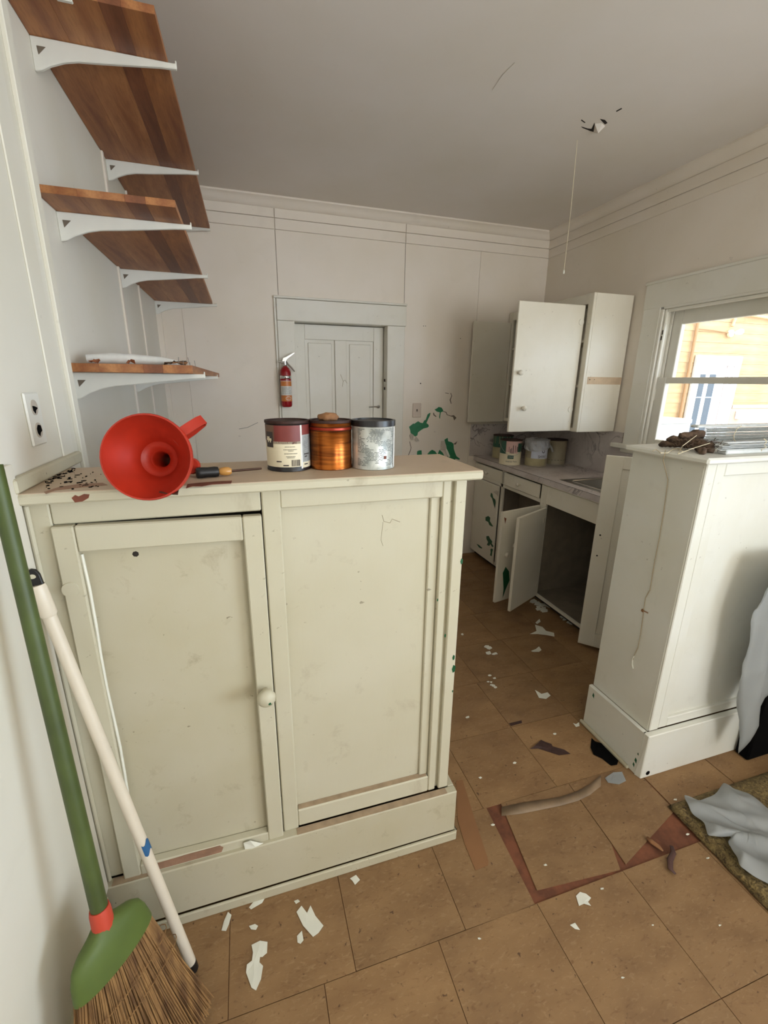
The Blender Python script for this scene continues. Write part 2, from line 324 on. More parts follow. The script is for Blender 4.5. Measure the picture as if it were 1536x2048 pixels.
for i, (u, v, r) in enumerate(((689, 458, .006), (925, 494, .005), (847, 652, .003), (851, 652, .003), (841, 767, .005), (921, 677, .003))):
    B().lathe([(r, 0), (r, .0015), (.0001, .002)], at(u, v, 'y', D-PT), (0, -1, 0), 8).build('nail_hole', 'dark', wbk)
def z7(pts): return [(780+x/8.533, 760+y/8.533) for x, y in pts]
for p_ in ([(325, 800), (400, 740), (410, 750), (480, 703), (520, 728), (560, 735), (585, 690), (610, 680), (640, 590), (672, 565), (693, 560), (680, 610), (650, 670), (622, 735), (660, 765), (662, 795), (640, 812), (570, 830), (530, 855), (478, 895), (468, 945), (430, 965), (400, 945), (350, 900), (345, 860)],
           [(760, 505), (800, 485), (830, 460), (880, 470), (905, 510), (910, 535), (868, 552), (858, 610), (852, 665), (838, 640), (850, 552), (800, 540)],
           [(928, 1020), (985, 985), (992, 1045), (1050, 1060), (1085, 1090), (1090, 1180), (1110, 1240), (1135, 1300), (1195, 1345), (1180, 1362), (1120, 1345), (1010, 1500), (985, 1330), (960, 1130)],
           [(465, 1215), (500, 1200), (540, 1200), (550, 1400), (480, 1420), (460, 1260)], [(640, 1260), (680, 1215), (720, 1190), (770, 1215), (810, 1270), (800, 1450), (650, 1430)],
           [(815, 1260), (845, 1190), (900, 1240), (935, 1310), (900, 1480), (830, 1460)]):
    chip(wbk, 'green', z7(p_), 'y', D-PT-.0006, (0, .0008, 0))
for p_ in ([(340, 1050), (352, 1110), (365, 1150), (355, 1200), (318, 1290), (308, 1285), (345, 1195), (355, 1150), (342, 1110), (332, 1050)],
           [(905, 530), (960, 545), (980, 590), (1040, 610), (1090, 600), (1135, 645), (1095, 690), (1075, 630), (1035, 620), (970, 598), (950, 555), (905, 540)],
           [(945, 215), (1005, 228), (1000, 238), (940, 222)], [(1040, 220), (1060, 270), (1035, 340), (1050, 400), (1040, 410), (1018, 340), (1048, 270), (1030, 225)],
           [(1085, 1090), (1130, 1060), (1150, 1040), (1130, 1090), (1110, 1105)], [(750, 560), (760, 590), (795, 620), (780, 630), (740, 600), (735, 560)]):
    chip(wbk, plain('paint_crack', srgb(110, 98, 86), .8), z7(p_), 'y', D-PT-.0004, (0, .0006, 0), 'paint_crack')
def flap(parent, px, ax, val, out, bend, mat='peel'):
    q = [at(u, v, ax, val) for u, v in px]; n = Vector(out); vs = []
    for i, p in enumerate(q): vs.append(p+n*(bend[i]))
    c = sum(vs, Vector())/len(vs)+n*.004; k = len(vs)
    return B().add(vs+[c], [(i, (i+1) % k, k) for i in range(k)]).build('paint_flap', mat, parent, solid=.0012)
flap(wbk, z7([(870, 1040), (925, 1035), (940, 1150), (930, 1180), (850, 1190), (860, 1120)]), 'y', D-PT, (0, -1, 0), [.002, .012, .022, .024, .01, .004])
flap(wbk, z7([(940, 1140), (975, 1200), (1015, 1300), (985, 1315), (945, 1230)]), 'y', D-PT, (0, -1, 0), [.004, .01, .014, .018, .008], 'chip')
flap(wbk, z7([(440, 960), (470, 1000), (490, 1040), (450, 1045), (415, 1010)]), 'y', D-PT, (0, -1, 0), [.003, .01, .012, .014, .006])
flap(wbk, z7([(325, 945), (350, 905), (400, 940), (385, 1020), (350, 1010)]), 'y', D-PT, (0, -1, 0), [.003, .005, .008, .014, .01])
for a, b, c_, d_ in ((1215, 662, 1310, 632), (1218, 664, 1280, 650)):
    pa = at(500+(a-1215)*.36-2, 856-(a-1215)*.05, 'y', D-PT-.0004)
B().tube([at(478, 858, 'y', D-PT), at(495, 855, 'y', D-PT), at(516, 845, 'y', D-PT)], .0015, 4).build('scratch', plain('scratch', srgb(120, 116, 112), .8), wbk)
# right wall with kitchen window opening and dining window opening
KY0, KY1, KZ0, KZ1 = 1.42, 2.205, 1.115, 1.915
b = B(); X0, X1 = W, W+.12
b.box(X0, X1, -2.7, -1.7, -.06, H).box(X0, X1, -1.7, -.2, -.06, .8).box(X0, X1, -1.7, -.2, 2.1, H).box(X0, X1, -.2, KY0-.0205, -.06, H)
b.box(X0, X1, KY0-.0205, KY1+.0205, -.06, KZ0-.0275).box(X0, X1, KY0-.0205, KY1+.0205, KZ1+.0205, H).box(X0, X1, KY1+.0205, D, -.06, H)
wr = b.build('wall_right', 'wall_k', kind='structure')
box('frieze_board', 'wall_k', W-.012, W+.001, -2.7, D-.01, 2.50, 2.56, wr, .002); box('frieze_board', 'wall_k', W-.007, W+.001, -2.7, D-.01, 2.44, 2.499, wr, .002)
B().box(-.2, 1.7, -2.82, -2.7, -.06, H).box(2.7, W+.1, -2.82, -2.7, -.06, H).box(1.7, 2.7, -2.82, -2.7, -.06, .8).box(1.7, 2.7, -2.82, -2.7, 2.15, H).build('wall_rear', 'wall', kind='structure')
# window_1: kitchen window
wn = empty('window_1', (W, 1.8, KZ0), 'white double-hung wooden window over the sink', 'window'); wn['kind'] = 'structure'
box('casing', 'white', W-.018, W+.001, 2.225, 2.345, 1.115, 2.05, wn, .003)
box('casing', 'white', W-.018, W+.001, 1.335, 1.40, 1.115, 2.05, wn, .003)
box('casing', 'white', W-.020, W+.001, 1.335, 2.35, 1.925, 2.065, wn, .003)
box('casing', 'white', W-.027, W+.001, 1.335, 2.356, 2.063, 2.078, wn, .003)
box('window_stool', 'white', W-.045, W+.125, 1.3995, KY1+.02, 1.0878, 1.1155, wn, .002); box('window_stool', 'white', W-.045, W, 1.336, 2.42, 1.088, 1.116, wn, .004)
box('apron', 'white', W-.014, W+.001, 1.336, 2.36, 1.06, 1.088, wn, .003)
for y0, y1 in ((KY0-.02, KY0), (KY1, KY1+.02)): box('jamb', 'white', W-.016, W+.13, y0, y1, 1.116, KZ1, wn, .002)
box('jamb', 'white', W-.016, W+.13, KY0, KY1, KZ1, KZ1+.02, wn, .002)
box('inner_bead', 'white', W-.004, W+.014, KY1-.018, KY1, 1.117, KZ1, wn, .004); box('inner_bead', 'white', W-.004, W+.014, KY0, KY1-.018, KZ1-.018, KZ1, wn, .004)
box('parting_bead', 'white', W+.048, W+.056, KY1-.016, KY1, 1.117, KZ1, wn, .002)
def sash(x0, z0, z1, r0, r1, nm):
    s = box(nm, 'white', x0, x0+.03, KY1-.072, KY1-.002, z0, z1, wn, .003)
    for y0, y1, a, b2 in ((KY0+.002, KY0+.06, z0, z1), (KY0+.06, KY1-.072, z0, z0+r0), (KY0+.06, KY1-.072, z1-r1, z1)): box('sash_rail', 'white', x0, x0+.03, y0, y1, a, b2, s, .003)
    box('pane', 'glass', x0+.013, x0+.016, KY0+.06, KY1-.072, z0+r0, z1-r1, s); return s
sash(W+.060, 1.50, KZ1-.001, .034, .085, 'upper_sash'); ls = sash(W+.016, 1.118, 1.534, .05, .034, 'lower_sash')
box('sash_latch', 'white', W-.001, W+.022, KY1-.016, KY1-.003, 1.40, 1.47, wn, .003)
B().box(W-.0045, W-.003, KY1-.014, KY1-.006, 1.775, 1.80).box(W-.0045, W-.003, KY1-.012, KY1-.004, 1.745, 1.768).build('sash_pulley', 'dark', wn)
B().tube([(W+.03, KY1-.01, 1.50), (W+.03, KY1-.012, 1.30), (W+.03, KY1-.01, 1.13)], .004, 6).build('sash_cord', 'white', wn)
# door_1 in back wall
dr = empty('door_1', ((DX0+DX1)/2, D, 0), 'white panelled door in the far wall', 'door'); dr['kind'] = 'structure'
box('casing', 'white', .708, DX0-.001, D-.022, D+.001, 0, DZ, dr, .003); box('casing', 'white', DX1+.001, 1.640, D-.022, D+.001, 0, DZ, dr, .003)
box('casing', 'white', .708, 1.648, D-.026, D+.001, DZ+.001, 2.026, dr, .003)
box('casing_bead', 'white', .690, .7065, D-.018, D+.001, 0, 2.04, dr, .004); box('casing_bead', 'white', .690, 1.652, D-.030, D+.001, 2.028, 2.042, dr, .003)
for x0, x1 in ((DX0-.018, DX0), (DX1, DX1+.018)): box('jamb', 'white', x0, x1, D-.02, D+.12, 0, DZ, dr)
box('jamb', 'white', DX0, DX1, D-.02, D+.12, DZ, DZ+.018, dr)
YD = D+.075
leaf = box('door_leaf', 'white', DX0+.003, DX1-.003, YD+.014, YD+.036, .008, DZ-.005, dr)
for x0, x1, z0, z1 in ((DX0+.003, .905, .008, DZ-.005), (1.125, 1.215, .2, 1.78), (1.425, DX1-.003, .008, DZ-.005), (.905, 1.425, 1.78, DZ-.005), (.905, 1.125, .80, .98), (1.215, 1.425, .80, .98), (.905, 1.425, .008, .2)):
    box('rail', 'white', x0, x1, YD, YD+.015, z0, z1, leaf, .003)
for x0, x1 in ((.905, 1.125), (1.215, 1.425)):
    for z0, z1 in ((.98, 1.78), (.2, .8)):
        for a in ((x0, x0+.014, z0, z1), (x1-.014, x1, z0, z1), (x0, x1, z1-.014, z1), (x0, x1, z0, z0+.014)): pass
        box('raised_panel', 'white', x0+.022, x1-.022, YD+.007, YD+.015, z0+.022, z1-.022, leaf, .005)
lh = B().lathe([(.0001, -.004), (.014, -.003), (.014, .004), (.008, .006), (.006, .02)], (1.465, YD, 1.30), (0, -1, 0), 14).tube([(1.465, YD-.02, 1.30), (1.43, YD-.024, 1.302), (1.385, YD-.022, 1.298)], [.006, .005, .004], 8).build('door_handle', 'steel', dr, smooth=True)
for z in (1.49, 1.43): B().box(1.493, 1.501, D+.01, D+.02, z, z+.02).build('hinge_screw', 'dark', dr)
B().tube([(1.165, YD-.001, 1.54), (1.185, YD-.001, 1.49), (1.178, YD-.001, 1.45)], .0015, 5).tube([(1.185, YD-.001, 1.49), (1.20, YD-.001, 1.50), (1.215, YD-.001, 1.475)], .0015, 5).build('scratch', 'cord', dr)
# ------------------------------------------------------------------ left cabinet under the dividing counter
bs = S('baseboard_left', 'cream_dirty', 0, .013, -2.7, 1.0, 0, .19)
cb = empty('divider_cabinet', (.5, 1.17, 0), 'waist-high cream painted cabinet with one panelled door, joined to the left wall', 'cabinet')
box('back_board', 'cream', 0, XW, YB-.055, YB-.04, 0, 1.25, cb); box('side_board', 'cream', XW-.02, XW, YF+.02, YB-.055, .205, 1.25, cb, .002)
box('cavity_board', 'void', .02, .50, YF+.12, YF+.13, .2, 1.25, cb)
fy0, fy1 = YF, YF+.022
def fr(n, x0, x1, z0, z1, dy=0, m='cream', bv=.003, par=None): return box(n, m, x0, x1, fy0-dy, fy1-dy, z0, z1, par or cb, bv)
fr('stile', .004, .048, .2055, 1.25); fr('rail', .049, .467, 1.197, 1.25)
fr('stile', .469, .512, .168, 1.25, .001); fr('rail', .512, .931, 1.199, 1.25); fr('rail', .512, .930, .2055, .266)
fr('stile', .931, .955, .2055, 1.25); fr('corner_board', .966, XW, .2055, 1.25, .002)
box('corner_board', 'cream', .955, .966, YF+.012, YF+.03, .2055, 1.25, cb)
box('fixed_panel', 'cream', .505, .94, YF+.020, YF+.028, .25, 1.21, cb)
box('stop_bead', 'cream', .902, .931, YF+.012, YF+.021, .266, 1.199, cb, .003)
box('stop_bead', 'cream', .0055, .016, YF-.010, YF+.001, .2, 1.245, cb, .004)
dm = Matrix(((1, 0, 0, 0), (0, 1, 0, 0), (-.018, 0, 1, .0009), (0, 0, 0, 1)))    # the door sags a little away from its hinges
ddoor = B().box(.085, .425, YF+.010, YF+.016, .222, 1.15, dm).build('door', 'cream_dirty', cb)
for x0, x1, z0, z1 in ((.047, .0885, .172, 1.196), (.4235, .4665, .172, 1.196), (.0895, .4225, 1.138, 1.196), (.0885, .4235, .172, .236)):
    B().box(x0, x1, YF-.014, YF+.010, z0, z1, dm).build('door_rail', 'cream', ddoor, .003)
B().tube([(.0915+.002*math.sin(i*1.3), YF-.004, 1.13-i*.085) for i in range(9)], [.0035]*9, 6).build('paint_ridge', 'chip', ddoor)
B().prism([(.110, YF-.0155, .207), (.112, YF-.0155, .229), (.20, YF-.0155, .231), (.292, YF-.0155, .230), (.300, YF-.0155, .222), (.294, YF-.0155, .207)], (0, .003, 0)).build('exposed_wood', 'bare', ddoor)
flap(ddoor, [(487, 1683), (500, 1676), (520, 1683), (540, 1685), (520, 1695), (492, 1700)], 'y', YF-.016, (0, -1, 0), [.004, .008, .004, .001, .003, .008], 'chip')
kb = B().lathe([(.009, 0), (.009, .012), (.019, .020), (.0235, .030), (.022, .040), (.014, .047), (.0001, .049)], (.447, YF-.014, .715), (0, -1, 0), 20).build('knob', 'cream', ddoor, smooth='all')
B().lathe([(.006, 0), (.005, .002), (.0001, .003)], (.455, YF-.059, .707), (.25, -1, -.2), 8).build('paint_chip', 'green_dark', ddoor)
B().lathe([(.017, 0), (.0165, .0025), (.0001, .003)], (.062, YF-.014, 1.055), (0, -1, 0), 18).build('hinge_plate', 'cream', ddoor)
B().lathe([(.007, 0), (.004, .0006), (.0001, .0008)], (.190, YF+.010, 1.114), (0, -1, 0), 7).build('dark_scuff', 'dark', ddoor)
B().box(.9945, 1.0015, 0, 0, 0, 0)
for z, s_, x in ((1.01, .012, .998), (.66, .018, .995), (.70, .012, .992), (.90, .006, .93), (.78, .008, .96), (.58, .006, .996)):
    B().prism([(x-s_*.35, YF-.0028, z), (x-s_*.1, YF-.0028, z+s_*.8), (x+s_*.3, YF-.0028, z+s_*.5), (x+s_*.25, YF-.0028, z-s_*.5), (x-s_*.15, YF-.0028, z-s_*.7)], (0, .001, 0)).build('paint_chip', 'green_dark', cb)
pc = plain('fine_crack', srgb(150, 138, 112), .8)
B().tube([at(u, v, 'y', YF+.020) for u, v in ((764, 1030), (768, 1043), (780, 1046), (784, 1038), (800, 1044))], .0008, 4).tube([at(u, v, 'y', YF+.020) for u, v in ((766, 1044), (762, 1080), (766, 1092))], .0006, 4).build('paint_crack', pc, cb)
B().box(0, XW+.024, YF-.026, YF+.001, .036, .203).box(XW+.001, XW+.024, YF, YB-.02, .036, .203).build('base_board', 'cream_dirty', cb, .003)
B().box(0, XW+.030, YF-.034, YF-.026, .0, .034).box(XW+.024, XW+.030, YF-.026, YB-.02, 0, .034).build('shoe_moulding', 'cream_dirty', cb, .003)
for x0, x1, y0, y1 in ((.505, .99, YF-.024, YF-.003), (.02, .11, YF-.024, YF-.003)): box('worn_ledge', M['ledge'], x0, x1, y0, y1, .2031, .2042, cb)
box('worn_ledge', 'ledge', .515, .925, YF+.004, YF+.0195, .2661, .2675, cb)
# top slab with a softly rounded, chipped nosing
sp = [(YF-.024, HC-.020), (YF-.029, HC-.014), (YF-.029, HC-.006), (YF-.025, HC), (YB-.040, HC), (YB-.036, HC-.006), (YB-.036, HC-.022), (YF-.024, HC-.022)]
top = B().prism([(.004, y, z) for y, z in sp], (XW+.026, 0, 0)).build('wooden_top', 'top', cb, smooth=True)
box('top_edge', 'cream', .004, XW+.031, YF-.0305, YF-.020, HC-.024, HC-.0015, cb, .004)
box('top_edge', 'cream', XW+.026, XW+.032, YF-.02, YB-.036, HC-.023, HC-.002, cb, .003)
box('trim_3', 'cream', 0, .017, YF-.035, 1.385, HC+.0003, HC+.030, None, .004, kind='structure')
chip(cb, 'rust', [(143, 996), (150, 990), (157, 993), (168, 988), (179, 989), (177, 996), (165, 1003), (150, 1005)], 'y', YF-.0312, (0, .001, 0))
chip(cb, 'rust', [(375, 969), (400, 966), (440, 963), (464, 962), (462, 967), (425, 969), (405, 973), (385, 973), (372, 977)], 'z', HC+.0004, (0, 0, .001))
chip(cb, 'bare', [(88, 984), (120, 974), (160, 968), (205, 966), (215, 970), (160, 975), (110, 981), (92, 988)], 'z', HC+.0003, (0, 0, .0006), 'worn_patch')
ds = B()
for i in range(150):
    if i < 95: u = 88+random.random()*62; v = 963-(u-88)*.40+random.gauss(0, 5)-2
    else: u = random.uniform(85, 205); v = random.uniform(945, 985)
    p = at(u, v, 'z', HC+.0004)
    if p.x < .02 or p.y > 1.28 or p.y < YF-.02: continue
    a = random.random()*6.28; l = random.uniform(.001, .0055); wd = l*random.uniform(.25, .6)
    ca, sa = math.cos(a), math.sin(a)
    ds.prism([p+Vector((ca*l, sa*l, 0)), p+Vector((-sa*wd, ca*wd, 0)), p+Vector((-ca*l, -sa*l, 0)), p+Vector((sa*wd, -ca*wd, 0))], (0, 0, .0015))
o = ds.build('debris_specks', 'blackm', kind='stuff'); tag(o, 'dark brown debris specks scattered on left end of cream counter', 'debris')
# wall outlet on left wall
ol = empty('wall_outlet', (0, 1.18, 1.348), 'white outlet plate with two dark sockets on left wall above counter', 'outlet')
ym0, ym1 = 1.142, 1.215
box('cover_plate', 'bracket', 0, .006, ym0, ym1, 1.346, 1.460, ol, .003)
for z in (1.428, 1.379):
    f = B().lathe([(.0165, 0), (.0165, .0015), (.0001, .0016)], (.006, (ym0+ym1)/2, z), (1, 0, 0), 18).build('socket', 'peel', ol)
    B().prism([(.0078, (ym0+ym1)/2+dy, z+dz) for dy, dz in ((-.012, .004), (-.004, .012 if z < 1.4 else .003), (.008, .01 if z < 1.4 else .0), (.012, -.002), (.002, -.006), (-.003, -.013), (-.011, -.006))], (.0008, 0, 0)).build('socket_opening', 'blackm', ol)
# ------------------------------------------------------------------ wall shelves with brackets
def bracket(par, y, z, xf, xw=XL):
    t = .012; o = .028
    pr = [(xw, z), (xf+o, z), (xf+o, z+.008), (xf+o-.004, z+.008), (xf+o-.006, z-.0), (xf+o-.006, z-.014), (xf+o-.05, z-.017), (xw+.16, z-.030), (xw+.10, z-.038), (xw+.07, z-.048), (xw+.03, z-.085), (xw+.02, z-.14), (xw, z-.15)]
    pr = [(xw, z), (xf+o-.004, z), (xf+o-.004, z+.008), (xf+o, z+.008), (xf+o, z-.013), (xf+o-.05, z-.016), (xw+.17, z-.034), (xw+.11, z-.040), (xw+.075, z-.048), (xw+.040, z-.062), (xw+.016, z-.076), (xw, z-.080)]
    b = B().prism([(x, y-t/2, zz) for x, zz in pr], (0, t, 0)).build('bracket', 'bracket', par, .002)
    B().prism([(xw+.014, y-t/2-.0005, z-.022), (xw+.036, y-t/2-.0005, z-.022), (xw+.016, y-t/2-.0005, z-.042)], (0, -.0006, 0)).build('bracket_hole', plain('shade_grey', srgb(110, 98, 84), .8), b)
    return b
def shelf(label, x1, y0, y1, z, th, brs, x1b=None):
    e = empty('wall_shelf', (XL, (y0+y1)/2, z), label, 'shelf', None); x1b = x1b or x1
    k1, k2, k3 = XL+.001, .170, .222
    for a0, a1, c0, c1, mt in ((k1, .055, k1, .055, 'pine'), (.0552, k2, .0552, k2, 'pine2'), (k2+.0002, k3, k2+.0002, k3, 'pine3'), (k3+.0002, x1, k3+.0002, x1b, 'pine')):
        B().prism([(a0, y0, z), (a1, y0, z), (c1, y1, z), (c0, y1, z)], (0, 0, th)).build('stave', mt, e, .0006)
    for y in brs: bracket(e, y, z-.0005, x1)
    return e
s1 = shelf('uppermost brown pine shelf near the ceiling on left wall', .300, 1.575, 3.34, 2.395, .019, (1.765, 2.51, 3.335), .325)
_p = at(128, 3, 'z', 2.39); box('cable_clip', 'bracket', _p.x-.016, _p.x+.020, _p.y-.008, _p.y+.004, 2.389, 2.3949, s1, .002)
s2 = shelf('middle brown pine shelf on left wall with dark knot', .300, 1.585, 3.36, 1.965, .019, (1.735, 2.475, 3.355))
s3 = shelf('lowest brown shelf on left wall with paper roll and nails', .305, 1.528, 3.30, 1.508, .024, (1.62, 2.46))
# items on the lowest shelf
rl = B()
pa = [at(u, v, 'y', 1.56) for u, v in ((170, 720), (190, 722), (225, 722), (245, 722), (300, 727), (345, 732))]
z3 = 1.532
rl.tube([(XL+.035, 1.66, z3+.016), (.06, 1.67, z3+.019), (.12, 1.68, z3+.018), (.20, 1.69, z3+.015), (.245, 1.70, z3+.010)], [.014, .018, .017, .014, .009], 10)
o = rl.build('paper_roll', 'paper', smooth=True); tag(o, 'long crumpled white paper roll lying on lowest wall shelf', 'paper')
def scrap(name, mat, c, sx, sy, sz, seed, label, cat, n=9):
    random.seed(seed); vs = []
    for i in range(n):
        a = 2*math.pi*i/n; r = random.uniform(.6, 1.05); vs.append(Vector((c[0]+sx*r*math.cos(a), c[1]+sy*r*math.sin(a), c[2]+random.random()*sz)))
    m = Vector((c[0], c[1], c[2]+sz*.7)); o = B().add(vs+[m], [(i, (i+1) % n, n) for i in range(n)]).build(name, mat, solid=.0015); tag(o, label, cat); return o
scrap('wrapper_scrap', 'pine_end', (.03, 1.60, z3+.001), .018, .010, .016, 3, 'brown torn scrap at wall end of paper roll on lowest shelf', 'scrap')
scrap('wrapper_scrap', 'pine_end', (.125, 1.60, z3+.001), .016, .010, .016, 4, 'brown triangular scrap in front of the paper roll middle', 'scrap')
scrap('dried_leaf', 'rag', (.245, 1.63, z3+.001), .040, .022, .016, 5, 'curled dark brown leaf-like scrap at front of lowest shelf', 'scrap', 12)
scrap('dried_leaf', 'rock', (.262, 1.60, z3+.001), .026, .012, .012, 6, 'small tan curled scrap beside dark leaf on lowest shelf', 'scrap', 10)
for i, (u, v0, v1, lean) in enumerate(((357, 708, 722, .001), (366, 714, 722, 0), (380, 716, 733, -.004), (381, 726, 734, -.001), (392, 724, 738, -.003))):
    y = 1.75+i*.06; p0 = at(u, v1, 'x', .275); y = max(1.58, p0.y)
    h = abs(at(u, v0, 'y', y).z-at(u, v1, 'y', y).z)
    x = at(u, v1, 'y', y).x
    nn = B().tube([(x, y, z3-.003), (x+lean, y, z3+.004+h)], .0009, 6).build('nail', 'nailgrey')
    tag(nn, ['tallest steel nail standing at left of row on lowest shelf', 'short steel nail second in row on lowest shelf', 'tilted steel nail in middle of row on lowest shelf', 'shortest steel nail just right of middle nail', 'last steel nail farthest along lowest shelf'][i], 'nail')
# ------------------------------------------------------------------ things on the left counter
def can(name, label, c, r, h, body, rimmat='rustrim', lidz=None, cat='can', lid=False):
    e = empty(name, c, label, cat); c = Vector(c)
    B().lathe([(.0001, 0), (r*.98, 0), (r+.0012, .001), (r+.0012, .004), (r, .006), (r, h-.006), (r+.0015, h-.004), (r+.0015, h-.001), (r, h), (r-.003, h), (r-.003, h-.004), (r-.009, h-.004), (r-.009, h-.007), (.0001, h-.008)], c, (0, 0, 1), 40).build('can_body', body, e, smooth=True)
    B().lathe([(r+.0004, h-.007), (r+.0020, h-.006), (r+.0020, h), (r-.003, h+.0005), (r-.004, h-.004), (r-.010, h-.004), (r-.010, h-.003), (.0001, h-.0035)], c, (0, 0, 1), 40).build('can_rim', rimmat, e, smooth=True)
    return e
def lab(e, c, r, mat, a0, a1, z0, z1, tilt=0, name='label', dr_=.0005):
    return B().cylpatch(c, r+dr_, a0, a1, z0, z1, 12, tilt).build(name, mat, e, smooth='all')
RQ, HQ = .0545, .124
c1 = (.548, 1.163, HC); e = can('paint_can', 'maroon and cream labelled paint can, leftmost on counter', c1, RQ, HQ, 'canblack')
lab(e, c1, RQ, 'cream_label', -110, 28, .012, .075); lab(e, c1, RQ, 'maroon', -110, 28, .069, .114, .0)
lab(e, c1, RQ, plain('faded_maroon', srgb(112, 84, 66), .5), -110, -42, .0765, .1142, 0, dr_=.0007)
lab(e, c1, RQ, 'paper', 28, 33, .006, .1145); lab(e, c1, RQ, 'maroon', 33, 110, .090, .1145); lab(e, c1, RQ, 'greylabel', 33, 110, .022, .090); lab(e, c1, RQ, 'cream_label', 33, 110, .008, .022)
lab(e, c1, RQ, 'ink', -74, -46, .060, .098, dr_=.0009); 
for a0, a1, z0, z1 in ((-70, -58, .080, .086), (-68, -51, .076, .082), (-66, -62, .072, .077), (-57, -53, .072, .077), (-72, -66, .077, .081)): lab(e, c1, RQ, 'cream_label', a0, a1, z0, z1, 0, 'emblem', .0012)
lt = B(); random.seed(5)
for z, a0, a1 in ((.0625, -14, 12), (.0555, -18, 17), (.0525, -6, 8), (.0455, -16, 17), (.0385, -12, 12), (.0355, -9, 10)):
    a = a0
    while a < a1: b2 = min(a+random.uniform(1.5, 4), a1); lt.cylpatch(c1, RQ+.0009, a, b2, z-.0007, z+.0006, 2); a = b2+.7
for a0, a1, z in ((-38, -24, .026), (-20, -6, .0165), (40, 50, .036), (38, 60, .042), (38, 52, .0165)): lt.cylpatch(c1, RQ+.0009, a0, a1, z-.0015, z+.0015, 4)
lt.build('label_text', 'ink', e, kind='stuff')
bc = B(); a = 1
while a < 24: w_ = random.choice((.4, .7, 1.2)); bc.cylpatch(c1, RQ+.0009, a, a+w_, .014, .030, 1); a += w_+random.choice((.5, .9))
bc.build('barcode', 'ink', e); bc = B()
for z in [.026+.0026*i for i in range(24)]:
    a = 37
    while a < 78: b2 = a+random.uniform(3, 12); bc.cylpatch(c1, RQ+.0008, a, min(b2, 80), z-.0006, z+.0005, 2); a = b2+random.uniform(.6, 3)
bc.build('label_text', plain('grey_ink', srgb(120, 120, 118), .6), e, kind='stuff')
c2 = (.657, 1.155, HC); e = can('metal_can', 'shiny copper-coloured can with clump on its lid, middle on counter', c2, RQ, HQ, 'copper')
B().lathe([(RQ+.0002, .100), (RQ+.0012, .101), (RQ+.0012, .106), (RQ+.0002, .107)], c2, (0, 0, 1), 40).build('red_band', plain('red_band', srgb(150, 44, 22), .35, .5), e, smooth=True)
for z in (.0985, .1085): B().lathe([(RQ, z-.0007), (RQ+.0010, z), (RQ, z+.0007)], c2, (0, 0, 1), 40).build('bead_ring', 'rustrim', e, smooth=True)
rk = bmesh.new(); bmesh.ops.create_icosphere(rk, subdivisions=3, radius=1)
bb = B(); vs = []
for v in rk.verts:
    q = v.co.normalized(); k = 1+.28*noise.noise(q*2.1+Vector((3, 1, 0))); vs.append(Vector((c2[0]-.008+q.x*.026*k, c2[1]-.012+q.y*.018*k, c2[2]+HQ+.006+q.z*.0125*k)))
fs = [tuple(v.index for v in f.verts) for f in rk.faces]; rk.free()
o = B().add(vs, fs).build('dried_clump', 'rock', smooth='all'); tag(o, 'tan dried paint clump sitting on copper can lid', 'clump')
c3 = (.766, 1.133, HC); e = can('paint_can', 'scuffed silver-grey labelled can with black lid rim, rightmost on counter', c3, RQ+.001, HQ, 'tincan', 'canblack')
B().lathe([(RQ+.0015, HQ-.015), (RQ+.0035, HQ-.014), (RQ+.0035, HQ), (RQ-.003, HQ+.001), (RQ-.004, HQ-.004), (.0001, HQ-.004)], c3, (0, 0, 1), 40).build('can_lid', 'canblack', e, smooth=True)
tx = B()
for z in [.012+.0034*i for i in range(28)]:
    a = -60
    while a < 66:
        b2 = a+random.uniform(3, 14)
        if noise.noise(Vector((a*.04, z*40, 2))) > -.12: tx.cylpatch(c3, RQ+.0018, a, min(b2, 70), z-.0008, z+.0007, 2)
        a = b2+random.uniform(1, 4)
tx.build('label_text', plain('faded_ink', srgb(112, 116, 112), .6), e, kind='stuff')
B().cylpatch(c3, RQ+.002, 14, 22, .028, .036, 3).build('rust_spot', 'rust', e)
lab(e, c3, RQ+.001, 'paper', 52, 66, .004, HQ-.016, dr_=.0012)
# funnel
fm = Vector((.258, .957, 1.3445)); fd = Vector((.135, .96, -.215)).normalized(); fe = empty('funnel', fm+fd*.1, 'large red-orange plastic funnel lying on its side at counter front', 'funnel')
pf = [(.079, .010), (.0835, .002), (.0845, -.002), (.083, -.004), (.0805, -.002), (.079, .003), (.066, .028), (.050, .052), (.036, .070), (.0345, .074), (.029, .078), (.022, .083), (.018, .088), (.015, .13), (.011, .20), (.010, .235), (.0085, .235), (.0095, .20)]
pf = [(.079, .003), (.066, .028), (.050, .052), (.037, .068), (.0365, .072), (.028, .077), (.019, .083), (.0165, .088), (.014, .13), (.010, .20), (.0090, .232), (.0105, .232), (.0118, .20), (.016, .13), (.0185, .088), (.021, .080), (.030, .074), (.039, .070), (.052, .050), (.068, .026), (.080, .008), (.0845, .006), (.0850, .001), (.0838, -.003), (.0810, -.003), (.079, .003)]
B().lathe(pf, fm, fd, 48).build('funnel_cone', 'red', fe, smooth=True)
a_ = fd.cross(Vector((0, 0, 1))).normalized(); up_ = a_.cross(fd)
dirh = (a_*.80+up_*.62).normalized(); wv = fd.cross(dirh)
hp = [fm+dirh*.078+fd*.012, fm+dirh*.098+fd*.018, fm+dirh*.118+fd*.026, fm+dirh*.126+fd*.036, fm+dirh*.120+fd*.048, fm+dirh*.095+fd*.052, fm+dirh*.066+fd*.046, fm+dirh*.052+fd*.05]
hb = B(); vs = []
